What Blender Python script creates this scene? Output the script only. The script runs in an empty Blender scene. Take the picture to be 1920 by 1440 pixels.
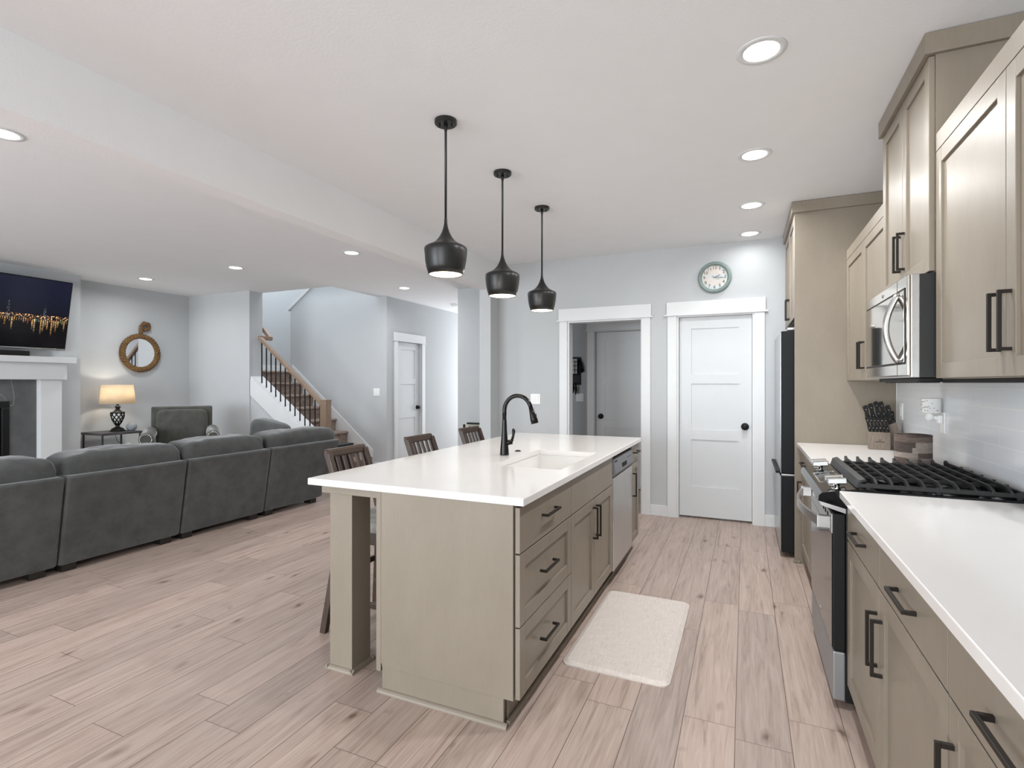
import bpy, bmesh, math, random
from mathutils import Vector, Matrix, noise
random.seed(7)
PI = math.pi
SC = bpy.context.scene
COL = SC.collection

# ------------------------------------------------------------------ camera, world, daylight, exposure
YAW = 0.4176
cam_d = bpy.data.cameras.new('camera'); cam = bpy.data.objects.new('camera', cam_d); COL.objects.link(cam)
cam.location = (0, 0, 1.3615); cam.rotation_euler = (PI/2, 0, YAW)
cam_d.sensor_width = 36; cam_d.lens = 984.44/1920*36; cam_d.shift_y = -1/1920; cam_d.clip_start = 0.05; cam_d.clip_end = 100
SC.camera = cam
SC.view_settings.view_transform = 'Standard'; SC.view_settings.look = 'None'
SC.view_settings.exposure = 0.08; SC.view_settings.gamma = 1.0; SC.view_settings.use_curve_mapping = False
W = bpy.data.worlds.new('world'); SC.world = W; W.use_nodes = True
W.node_tree.nodes['Background'].inputs[0].default_value = (0.86, 0.93, 1.0, 1)
W.node_tree.nodes['Background'].inputs[1].default_value = 1.0

def area(name, loc, rot, sx, sy, power, col=(1, 1, 1), shape='RECTANGLE'):
    l = bpy.data.lights.new(name, 'AREA'); l.shape = shape; l.size = sx; l.size_y = sy
    l.energy = power; l.color = col
    o = bpy.data.objects.new(name, l); COL.objects.link(o); o.location = loc; o.rotation_euler = rot
    return o
# daylight through the glazed openings behind the camera (dining side, living room) and at the far end of the hall
area('daylight_dining', (-0.9, -4.55, 1.25), (PI/2, 0, 0), 3.0, 2.2, 165, (0.93, 0.97, 1.0))
area('daylight_living', (-5.6, -4.55, 1.35), (PI/2, 0, 0), 3.6, 2.1, 290, (0.87, 0.945, 1.0))
area('daylight_hall', (-4.5, 9.9, 1.4), (PI/2, 0, PI), 1.1, 2.2, 45, (0.96, 0.98, 1.0))
area('stairwell_fill', (-6.6, 6.8, 4.9), (0, 0, 0), 2.2, 2.0, 75, (0.9, 0.95, 1.0))  # unseen fill panel added above the stairwell to brighten its walls

# ------------------------------------------------------------------ material helpers
MATS = {}
def srgb(r, g, b):
    f = lambda c: (c/255/12.92) if c/255 <= 0.04045 else ((c/255+0.055)/1.055)**2.4
    return (f(r), f(g), f(b), 1)
class NT:
    def __init__(s, name):
        s.m = bpy.data.materials.new(name); s.m.use_nodes = True; s.t = s.m.node_tree
        s.b = s.t.nodes['Principled BSDF']
    def n(s, typ, **kw):
        nd = s.t.nodes.new(typ)
        for k, v in kw.items():
            if k.startswith('i_'): nd.inputs[k[2:].replace('_', ' ')].default_value = v
            else: setattr(nd, k, v)
        return nd
    def l(s, a, b): s.t.links.new(a, b)
    def coord(s, kind='Object', scale=(1, 1, 1), rot=(0, 0, 0)):
        tc = s.n('ShaderNodeTexCoord'); mp = s.n('ShaderNodeMapping')
        mp.inputs['Scale'].default_value = scale; mp.inputs['Rotation'].default_value = rot
        s.l(tc.outputs[kind], mp.inputs[0]); return mp.outputs[0]
    def noise(s, vec, scale=5, detail=3, rough=0.5, dist=0.0):
        nd = s.n('ShaderNodeTexNoise'); nd.inputs['Scale'].default_value = scale
        nd.inputs['Detail'].default_value = detail; nd.inputs['Roughness'].default_value = rough
        nd.inputs['Distortion'].default_value = dist
        if vec: s.l(vec, nd.inputs['Vector'])
        return nd.outputs['Fac']
    def ramp(s, fac, stops, interp='LINEAR'):
        r = s.n('ShaderNodeValToRGB'); e = r.color_ramp; e.interpolation = interp
        while len(e.elements) < len(stops): e.elements.new(0.5)
        for el, (p, c) in zip(e.elements, stops): el.position = p; el.color = c
        s.l(fac, r.inputs[0]); return r.outputs[0]
    def math(s, op, a, b=None, c=None):
        m = s.n('ShaderNodeMath', operation=op)
        for i, v in enumerate((a, b, c)):
            if v is None: continue
            if isinstance(v, (int, float)): m.inputs[i].default_value = v
            else: s.l(v, m.inputs[i])
        return m.outputs[0]
    def mix(s, fac, a, b, blend='MIX'):
        m = s.n('ShaderNodeMix', data_type='RGBA', blend_type=blend)
        for i, v in ((0, fac), (6, a), (7, b)):
            if isinstance(v, (int, float)) : m.inputs[i].default_value = v
            elif isinstance(v, tuple): m.inputs[i].default_value = v
            else: s.l(v, m.inputs[i])
        return m.outputs[2]
    def bump(s, h, strength=0.2, dist=0.01):
        b = s.n('ShaderNodeBump'); b.inputs['Strength'].default_value = strength; b.inputs['Distance'].default_value = dist
        s.l(h, b.inputs['Height']); s.l(b.outputs[0], s.b.inputs['Normal'])
    def set(s, **kw):
        for k, v in kw.items():
            inp = s.b.inputs[k.replace('_', ' ')]
            if isinstance(v, (int, float, tuple)): inp.default_value = v
            else: s.l(v, inp)
        return s
def plain(name, col, rough=0.5, metal=0.0, spec=0.5, var=0.04, bump=0.0, bscale=200, coat=0.0):
    """a plain painted / metal / plastic finish with slight procedural tone variation"""
    t = NT(name); v = t.coord()
    f = t.noise(v, 6, 3)
    c0 = tuple(max(0, c*(1-var)) for c in col[:3])+(1,); c1 = tuple(min(1, c*(1+var)) for c in col[:3])+(1,)
    t.set(Base_Color=t.ramp(f, [(0.3, c0), (0.7, c1)]), Roughness=rough, Metallic=metal)
    t.b.inputs['Specular IOR Level'].default_value = spec
    if coat: t.b.inputs['Coat Weight'].default_value = coat; t.b.inputs['Coat Roughness'].default_value = 0.05
    if bump: t.bump(t.noise(v, bscale, 2), bump, 0.002)
    MATS[name] = t.m; return t.m
def emit(name, col, strength):
    t = NT(name); t.set(Base_Color=(0.8, 0.8, 0.8, 1))
    t.b.inputs['Emission Color'].default_value = col; t.b.inputs['Emission Strength'].default_value = strength
    MATS[name] = t.m; return t.m

wall_m = plain('wall_paint', srgb(193, 196, 198), 0.75, spec=0.2, var=0.008, bump=0.25, bscale=90)
ceil_m = plain('ceiling_paint', srgb(242, 243, 245), 0.85, spec=0.1, var=0.008, bump=0.25, bscale=70)
trim_m = plain('white_trim', srgb(222, 224, 225), 0.4, var=0.01)
door_m = plain('white_door', srgb(212, 215, 217), 0.42, var=0.01)
black_m = plain('matte_black_metal', srgb(18, 17, 17), 0.5, spec=0.3)
bronze_m = plain('dark_bronze_pull', srgb(34, 28, 23), 0.5, spec=0.3)
pend_m = plain('satin_black_shade', srgb(26, 26, 25), 0.36, spec=0.5)
quartz_m = plain('white_quartz', srgb(236, 233, 230), 0.12, spec=0.5, var=0.012)
sink_m = plain('white_composite_sink', srgb(238, 237, 235), 0.25, var=0.01)
steel_m = plain('stainless_steel', srgb(190, 190, 190), 0.28, metal=1.0, var=0.03)
dwsteel_m = plain('brushed_steel_door', srgb(205, 203, 200), 0.38, metal=0.85, var=0.03)
chrome_m = plain('chrome', srgb(215, 215, 213), 0.12, metal=1.0, var=0.02)
mirror_m = plain('mirror_glass', srgb(245, 246, 247), 0.02, metal=1.0, var=0.0)
mwglass_m = plain('mirrored_oven_glass', srgb(178, 172, 162), 0.05, metal=1.0, var=0.01)
bglass_m = plain('black_glass', srgb(14, 15, 17), 0.08, spec=0.25)
ovenglass_m = plain('dark_oven_glass', srgb(40, 42, 45), 0.1, spec=0.5)
iron_m = plain('cast_iron', srgb(28, 28, 28), 0.5, bump=0.3, bscale=400)
dark_m = plain('dark_void', srgb(16, 15, 15), 0.8)
fridge_m = plain('dark_fridge_side', srgb(20, 22, 25), 0.5, spec=0.25, bump=0.15, bscale=600)
fridgefront_m = plain('fridge_door_steel', srgb(175, 178, 182), 0.25, metal=0.9)
walnut_m = None
plate_m = plain('white_plastic', srgb(240, 240, 238), 0.35, var=0.005)
leg_m = plain('espresso_foot', srgb(34, 30, 27), 0.5)
globe_m = plain('grey_fabric_ball', srgb(150, 155, 160), 0.9, bump=0.6, bscale=300)
mwside_m = plain('black_microwave_side', srgb(28, 29, 29), 0.5, var=0.25)

def wood(name, c_lo, c_hi, scale=(14, 14, 1.2), rough=0.45, gain=1.0, knots=False, spec=0.4, blotch=0.35):
    t = NT(name); v = t.coord(scale=scale)
    g = t.noise(v, 6, 6, 0.65, 0.4)
    big = t.noise(t.coord(scale=(1.3, 1.3, 0.7)), 2.2, 4, 0.6)
    f = t.math('ADD', t.math('MULTIPLY', g, 1-blotch), t.math('MULTIPLY', big, blotch))
    t.set(Base_Color=t.ramp(f, [(0.32, c_lo), (0.68, c_hi)]), Roughness=rough)
    t.b.inputs['Specular IOR Level'].default_value = spec
    t.bump(g, 0.05*gain, 0.002); MATS[name] = t.m; return t.m
cab_m = wood('taupe_stained_maple', srgb(134, 124, 110), srgb(147, 137, 123), scale=(20, 20, 2.2), rough=0.38, blotch=0.72, gain=0.3)
stool_m = wood('dark_walnut_stool', srgb(44, 35, 31), srgb(78, 58, 46), rough=0.35)
newel_m = wood('brown_oak_rail', srgb(118, 98, 82), srgb(152, 130, 112), rough=0.4)
block_m = wood('acacia_block', srgb(108, 96, 86), srgb(148, 135, 122), scale=(30, 30, 3))
tabletop_m = wood('charcoal_table_top', srgb(62, 60, 62), srgb(84, 82, 84))

def floor_mat():
    t = NT('plank_floor'); tc = t.n('ShaderNodeTexCoord'); sp = t.n('ShaderNodeSeparateXYZ'); t.l(tc.outputs['Object'], sp.inputs[0])
    x, y = sp.outputs[0], sp.outputs[1]
    PW, PL = 0.196, 1.25
    xr = t.math('DIVIDE', t.math('ADD', x, 0.035), PW); row = t.math('FLOOR', xr)
    wn = t.n('ShaderNodeTexWhiteNoise', noise_dimensions='1D'); t.l(row, wn.inputs['W'])
    yr = t.math('ADD', t.math('DIVIDE', y, PL), t.math('MULTIPLY', wn.outputs['Value'], 7.3)); seg = t.math('FLOOR', yr)
    cb = t.n('ShaderNodeCombineXYZ'); t.l(row, cb.inputs[0]); t.l(seg, cb.inputs[1])
    w2 = t.n('ShaderNodeTexWhiteNoise', noise_dimensions='2D'); t.l(cb.outputs[0], w2.inputs['Vector'])
    rnd = w2.outputs['Value']
    # grain coordinates, shifted per board
    cg = t.n('ShaderNodeCombineXYZ')
    t.l(t.math('ADD', t.math('MULTIPLY', x, 15.0), t.math('MULTIPLY', rnd, 91.0)), cg.inputs[0])
    t.l(t.math('ADD', t.math('MULTIPLY', y, 0.9), t.math('MULTIPLY', rnd, 37.0)), cg.inputs[1])
    g1 = t.noise(cg.outputs[0], 2.0, 8, 0.62, 1.2)
    cg2 = t.n('ShaderNodeCombineXYZ')
    t.l(t.math('ADD', t.math('MULTIPLY', x, 60.0), t.math('MULTIPLY', rnd, 53.0)), cg2.inputs[0])
    t.l(t.math('ADD', t.math('MULTIPLY', y, 2.5), t.math('MULTIPLY', rnd, 17.0)), cg2.inputs[1])
    g2 = t.noise(cg2.outputs[0], 2.0, 5, 0.6, 0.3)
    cg3 = t.n('ShaderNodeCombineXYZ')
    t.l(t.math('ADD', t.math('MULTIPLY', x, 9.0), t.math('MULTIPLY', rnd, 61.0)), cg3.inputs[0])
    t.l(t.math('ADD', t.math('MULTIPLY', y, 3.2), t.math('MULTIPLY', rnd, 29.0)), cg3.inputs[1])
    kn = t.noise(cg3.outputs[0], 1.3, 3, 0.55, 0.6)
    f = t.math('ADD', t.math('MULTIPLY', g1, 0.72), t.math('MULTIPLY', g2, 0.28))
    vo = t.n('ShaderNodeTexVoronoi', feature='F1'); vo.inputs['Scale'].default_value = 1.0; vo.inputs['Randomness'].default_value = 1.0
    cv = t.n('ShaderNodeCombineXYZ'); t.l(t.math('ADD', t.math('MULTIPLY', x, 7.0), t.math('MULTIPLY', kn_ := t.noise(t.coord(scale=(6, 2, 1)), 3, 3), 0.5)), cv.inputs[0]); t.l(t.math('MULTIPLY', y, 2.6), cv.inputs[1]); t.l(cv.outputs[0], vo.inputs['Vector'])
    knot = t.ramp(vo.outputs['Distance'], [(0.035, (0.16, 0.12, 0.10, 1)), (0.07, (0.62, 0.56, 0.52, 1)), (0.17, (1, 1, 1, 1))])
    base = t.ramp(f, [(0.28, srgb(138, 119, 108)), (0.47, srgb(178, 159, 148)), (0.72, srgb(202, 185, 174))])
    tone = t.ramp(rnd, [(0.0, (0.86, 0.86, 0.86, 1)), (1.0, (1.08, 1.06, 1.05, 1))])
    col = t.mix(1.0, base, tone, 'MULTIPLY')
    knm = t.ramp(kn, [(0.69, (1, 1, 1, 1)), (0.80, (0.62, 0.57, 0.54, 1))])
    col = t.mix(1.0, col, knm, 'MULTIPLY'); col = t.mix(0.75, col, knot, 'MULTIPLY')
    fx = t.math('ABSOLUTE', t.math('SUBTRACT', t.math('FRACT', xr), 0.5)); fy = t.math('ABSOLUTE', t.math('SUBTRACT', t.math('FRACT', yr), 0.5))
    gap = t.math('MAXIMUM', t.math('GREATER_THAN', fx, 0.5-0.0014/PW), t.math('GREATER_THAN', fy, 0.5-0.0011/PL))
    col = t.mix(gap, col, srgb(96, 80, 70))
    t.set(Base_Color=col, Roughness=t.ramp(g1, [(0.3, (0.36, 0.36, 0.36, 1)), (0.8, (0.48, 0.48, 0.48, 1))]))
    t.b.inputs['Specular IOR Level'].default_value = 0.35
    t.bump(t.math('SUBTRACT', t.math('MULTIPLY', g2, 0.15), gap), 0.12, 0.003)
    return t.m
floor_m = floor_mat()

def tile_mat():
    t = NT('subway_tile'); tc = t.n('ShaderNodeTexCoord'); sp = t.n('ShaderNodeSeparateXYZ'); t.l(tc.outputs['Object'], sp.inputs[0])
    cb = t.n('ShaderNodeCombineXYZ'); t.l(t.math('ADD', sp.outputs[1], 0.07), cb.inputs[0]); t.l(t.math('SUBTRACT', sp.outputs[2], 0.9016), cb.inputs[1])
    br = t.n('ShaderNodeTexBrick'); br.offset = 0.5; br.inputs['Scale'].default_value = 1.0
    br.inputs['Brick Width'].default_value = 0.308; br.inputs['Row Height'].default_value = 0.08; br.inputs['Mortar Size'].default_value = 0.002
    br.inputs['Mortar Smooth'].default_value = 0.1
    br.inputs['Color1'].default_value = srgb(234, 238, 243); br.inputs['Color2'].default_value = srgb(239, 242, 247); br.inputs['Mortar'].default_value = srgb(253, 253, 253)
    t.l(cb.outputs[0], br.inputs['Vector'])
    t.set(Base_Color=br.outputs['Color'], Roughness=0.16); t.bump(t.math('SUBTRACT', 1.0, br.outputs['Fac']), 0.25, 0.002)
    return t.m
tile_m = tile_mat()

def fabric(name, lo, hi, scale=12, sheen=0.4, bump=0.25):
    t = NT(name); v = t.coord(); f = t.noise(v, scale, 5, 0.65); fine = t.noise(v, 350, 2)
    t.set(Base_Color=t.ramp(t.math('ADD', t.math('MULTIPLY', f, 0.8), t.math('MULTIPLY', fine, 0.2)), [(0.3, lo), (0.7, hi)]), Roughness=0.85)
    t.b.inputs['Sheen Weight'].default_value = sheen; t.b.inputs['Sheen Roughness'].default_value = 0.4; t.b.inputs['Specular IOR Level'].default_value = 0.15
    t.bump(fine, bump, 0.002); MATS[name] = t.m; return t.m
sofa_m = fabric('charcoal_velvet', srgb(72, 74, 74), srgb(96, 97, 97), 7)
chair_m = fabric('grey_velvet', srgb(72, 72, 68), srgb(92, 92, 87), 9)
seat_m = fabric('mottled_seat_fabric', srgb(120, 112, 98), srgb(190, 188, 182), 16)

def carpet_mat():
    t = NT('flecked_brown_carpet'); v = t.coord(); a = t.noise(v, 150, 3, 0.8); b = t.noise(v, 12, 3)
    t.set(Base_Color=t.ramp(t.math('ADD', t.math('MULTIPLY', a, 0.8), t.math('MULTIPLY', b, 0.2)), [(0.36, srgb(84, 64, 56)), (0.5, srgb(150, 128, 116)), (0.62, srgb(214, 202, 192))]), Roughness=0.95)
    t.bump(a, 0.9, 0.01); return t.m
carpet_m = carpet_mat()
def slate_mat():
    t = NT('grey_slate'); v = t.coord(); f = t.noise(v, 4, 6, 0.6)
    vn = t.noise(t.coord(scale=(1, 1.6, 0.8)), 1.1, 2, 0.5, 0.6); d = t.math('ABSOLUTE', t.math('SUBTRACT', vn, 0.5))
    c = t.ramp(f, [(0.3, srgb(84, 86, 87)), (0.7, srgb(106, 108, 109))]); vein = t.ramp(d, [(0.0, srgb(190, 190, 190)), (0.006, srgb(92, 94, 95))])
    m = t.math('LESS_THAN', d, 0.002); t.set(Base_Color=t.mix(m, c, vein), Roughness=0.5); return t.m
slate_m = slate_mat()
def rope_mat():
    t = NT('brown_rope'); v = t.coord(); f = t.noise(v, 60, 4, 0.7)
    t.set(Base_Color=t.ramp(f, [(0.3, srgb(72, 52, 32)), (0.7, srgb(142, 108, 66))]), Roughness=0.9); t.bump(f, 0.5, 0.004); return t.m
rope_m = rope_mat()
def shade_mat():
    t = NT('linen_lampshade'); v = t.coord(); f = t.noise(v, 180, 2)
    tr = t.n('ShaderNodeBsdfTranslucent'); df = t.n('ShaderNodeBsdfDiffuse'); mx = t.n('ShaderNodeMixShader'); mx.inputs[0].default_value = 0.55
    c = t.ramp(f, [(0.3, srgb(222, 208, 186)), (0.7, srgb(236, 224, 204))]); t.l(c, tr.inputs[0]); t.l(c, df.inputs[0])
    t.l(df.outputs[0], mx.inputs[1]); t.l(tr.outputs[0], mx.inputs[2]); t.l(mx.outputs[0], t.t.nodes['Material Output'].inputs[0]); return t.m
shade_m = shade_mat()
def mat_mat():
    t = NT('woven_vinyl_mat'); a = t.noise(t.coord(scale=(220, 14, 1)), 1.0, 3, 0.7); b = t.noise(t.coord(scale=(14, 220, 1)), 1.0, 3, 0.7)
    f = t.math('MULTIPLY', t.math('ADD', a, b), 0.5)
    t.set(Base_Color=t.ramp(f, [(0.30, srgb(190, 176, 166)), (0.5, srgb(218, 208, 200)), (0.66, srgb(228, 219, 212))]), Roughness=0.6); t.bump(f, 0.2, 0.002); return t.m
kmat_m = mat_mat()
def barrel_mat():
    t = NT('reclaimed_wood_canister'); tc = t.n('ShaderNodeTexCoord'); sp = t.n('ShaderNodeSeparateXYZ'); t.l(tc.outputs['Object'], sp.inputs[0])
    ang = t.math('ARCTAN2', sp.outputs[1], sp.outputs[0])
    zr = t.math('FLOOR', t.math('DIVIDE', sp.outputs[2], 0.0275)); wn = t.n('ShaderNodeTexWhiteNoise', noise_dimensions='1D'); t.l(zr, wn.inputs['W'])
    ar = t.math('FLOOR', t.math('ADD', t.math('MULTIPLY', ang, 0.62), t.math('MULTIPLY', wn.outputs['Value'], 9)))
    cb = t.n('ShaderNodeCombineXYZ'); t.l(zr, cb.inputs[0]); t.l(ar, cb.inputs[1])
    w2 = t.n('ShaderNodeTexWhiteNoise', noise_dimensions='2D'); t.l(cb.outputs[0], w2.inputs['Vector'])
    g = t.noise(t.coord(scale=(10, 10, 60)), 3, 6, 0.7)
    c = t.ramp(w2.outputs['Value'], [(0.0, srgb(84, 72, 66)), (0.35, srgb(100, 84, 77)), (0.65, srgb(114, 98, 90)), (0.9, srgb(160, 148, 138))], 'CONSTANT')
    gg = t.ramp(g, [(0.3, (0.62, 0.62, 0.62, 1)), (0.62, (1.1, 1.1, 1.1, 1)), (0.78, (1.5, 1.5, 1.5, 1))])
    t.set(Base_Color=t.mix(1.0, c, gg, 'MULTIPLY'), Roughness=0.8); t.bump(g, 0.5, 0.004); return t.m
barrel_m = barrel_mat()
def clock_mat():
    t = NT('weathered_clock_face'); tc = t.n('ShaderNodeTexCoord'); sp = t.n('ShaderNodeSeparateXYZ'); t.l(tc.outputs['Object'], sp.inputs[0])
    zr = t.math('FLOOR', t.math('DIVIDE', t.math('ADD', sp.outputs[2], 0.005), 0.035)); wn = t.n('ShaderNodeTexWhiteNoise', noise_dimensions='1D'); t.l(t.math('ADD', zr, 13.0), wn.inputs['W'])
    xr = t.math('FLOOR', t.math('ADD', t.math('MULTIPLY', sp.outputs[0], 7.0), t.math('MULTIPLY', wn.outputs['Value'], 9)))
    cb = t.n('ShaderNodeCombineXYZ'); t.l(zr, cb.inputs[0]); t.l(xr, cb.inputs[1])
    w2 = t.n('ShaderNodeTexWhiteNoise', noise_dimensions='2D'); t.l(cb.outputs[0], w2.inputs['Vector'])
    g = t.noise(t.coord(scale=(10, 1, 70)), 2, 5, 0.7)
    c = t.ramp(w2.outputs['Value'], [(0.0, srgb(206, 210, 208)), (0.3, srgb(216, 206, 198)), (0.5, srgb(196, 208, 212)), (0.75, srgb(220, 216, 210)), (0.86, srgb(150, 140, 134)), (0.95, srgb(200, 180, 166))], 'CONSTANT')
    t.set(Base_Color=t.mix(0.35, c, t.ramp(g, [(0.3, srgb(170, 164, 158)), (0.7, srgb(236, 236, 232))])), Roughness=0.5); return t.m
clock_m = clock_mat()
teal_m = plain('teal_clock_rim', srgb(126, 142, 138), 0.4, var=0.15)
def tv_mat():
    """a lit screen: night city skyline over water (local y = across, z = up)"""
    t = NT('television_screen'); tc = t.n('ShaderNodeTexCoord'); sp = t.n('ShaderNodeSeparateXYZ'); t.l(tc.outputs['Object'], sp.inputs[0])
    y, z = sp.outputs[1], sp.outputs[2]
    H0 = 0.36
    sky = t.ramp(t.math('DIVIDE', t.math('SUBTRACT', z, H0), 0.5), [(0, (0.003, 0.003, 0.008, 1)), (0.5, (0.004, 0.006, 0.02, 1)), (1, (0.005, 0.006, 0.024, 1))])
    # columns of light below the bridge, each with its own colour and reach
    q = t.math('MULTIPLY', y, 48.0); qi = t.math('FLOOR', q); wn = t.n('ShaderNodeTexWhiteNoise', noise_dimensions='1D'); t.l(qi, wn.inputs['W'])
    wn2 = t.n('ShaderNodeTexWhiteNoise', noise_dimensions='1D'); t.l(t.math('ADD', qi, 71.3), wn2.inputs['W'])
    r = wn.outputs['Value']; r2 = wn2.outputs['Value']
    colr = t.ramp(r, [(0.0, (1, 0.55, 0.18, 1)), (0.4, (1, 0.75, 0.45, 1)), (0.6, (0.9, 0.9, 1, 1)), (0.72, (0.2, 0.9, 0.5, 1)), (0.8, (0.9, 0.15, 0.12, 1)), (0.86, (1, 0.6, 0.25, 1))], 'CONSTANT')
    depth = t.math('SUBTRACT', H0, z)
    reach = t.math('ADD', 0.035, t.math('MULTIPLY', t.math('POWER', r2, 4.0), 0.17))
    fall = t.math('MAXIMUM', 0.0, t.math('SUBTRACT', 1.0, t.math('DIVIDE', depth, reach)))
    below = t.math('GREATER_THAN', depth, 0.0)
    colw = t.math('LESS_THAN', t.math('ABSOLUTE', t.math('SUBTRACT', t.math('FRACT', q), 0.5)), t.math('ADD', 0.12, t.math('MULTIPLY', r2, 0.22)))
    rip = t.noise(t.coord(scale=(1, 40, 130)), 1.0, 2)
    lum = t.math('MULTIPLY', t.math('MULTIPLY', fall, below), t.math('MULTIPLY', colw, t.ramp(rip, [(0.42, (0.05, 0.05, 0.05, 1)), (0.6, (1.3, 1.3, 1.3, 1))])))
    band = t.math('MULTIPLY', t.math('LESS_THAN', t.math('ABSOLUTE', t.math('SUBTRACT', z, H0+0.028)), 0.024), t.math('GREATER_THAN', t.noise(t.coord(scale=(1, 60, 60)), 1.0, 2), 0.57))
    tow = t.math('MULTIPLY', t.math('LESS_THAN', t.math('ADD', t.math('MULTIPLY', t.math('ABSOLUTE', t.math('SUBTRACT', y, 1.205)), 9.0), t.math('SUBTRACT', z, H0)), 0.20),
                 t.math('MULTIPLY', t.math('GREATER_THAN', z, H0), t.math('GREATER_THAN', t.noise(t.coord(scale=(1, 90, 90)), 1.0, 2), 0.55)))
    tow2 = t.math('MULTIPLY', t.math('LESS_THAN', t.math('ADD', t.math('MULTIPLY', t.math('ABSOLUTE', t.math('SUBTRACT', y, 0.865)), 9.0), t.math('SUBTRACT', z, H0)), 0.21),
                 t.math('MULTIPLY', t.math('GREATER_THAN', z, H0), t.math('GREATER_THAN', t.noise(t.coord(scale=(1, 80, 80)), 1.0, 2), 0.56)))
    water = t.mix(t.math('LESS_THAN', z, H0), sky, (0.0012, 0.0012, 0.002, 1))
    c = t.mix(lum, water, colr); c = t.mix(band, c, (1.0, 0.55, 0.22, 1)); c = t.mix(t.math('MULTIPLY', t.math('MAXIMUM', tow, tow2), 0.3), c, (0.45, 0.55, 0.6, 1))
    t.set(Base_Color=(0.004, 0.004, 0.005, 1), Roughness=0.12); t.l(c, t.b.inputs['Emission Color']); t.b.inputs['Emission Strength'].default_value = 1.0
    return t.m
tv_m = tv_mat()
lens_m = emit('can_light_lens', (1.0, 0.97, 0.92, 1), 9.0)
bulb_m = emit('pendant_diffuser', (1.0, 0.86, 0.62, 1), 7.0)
gold_m = plain('gold_shade_lining', srgb(190, 140, 60), 0.35, metal=0.8)
firebox_m = plain('firebox_black', srgb(18, 18, 19), 0.35)
spout_m = plain('oil_black_faucet', srgb(30, 29, 29), 0.22, metal=0.6)

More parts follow.
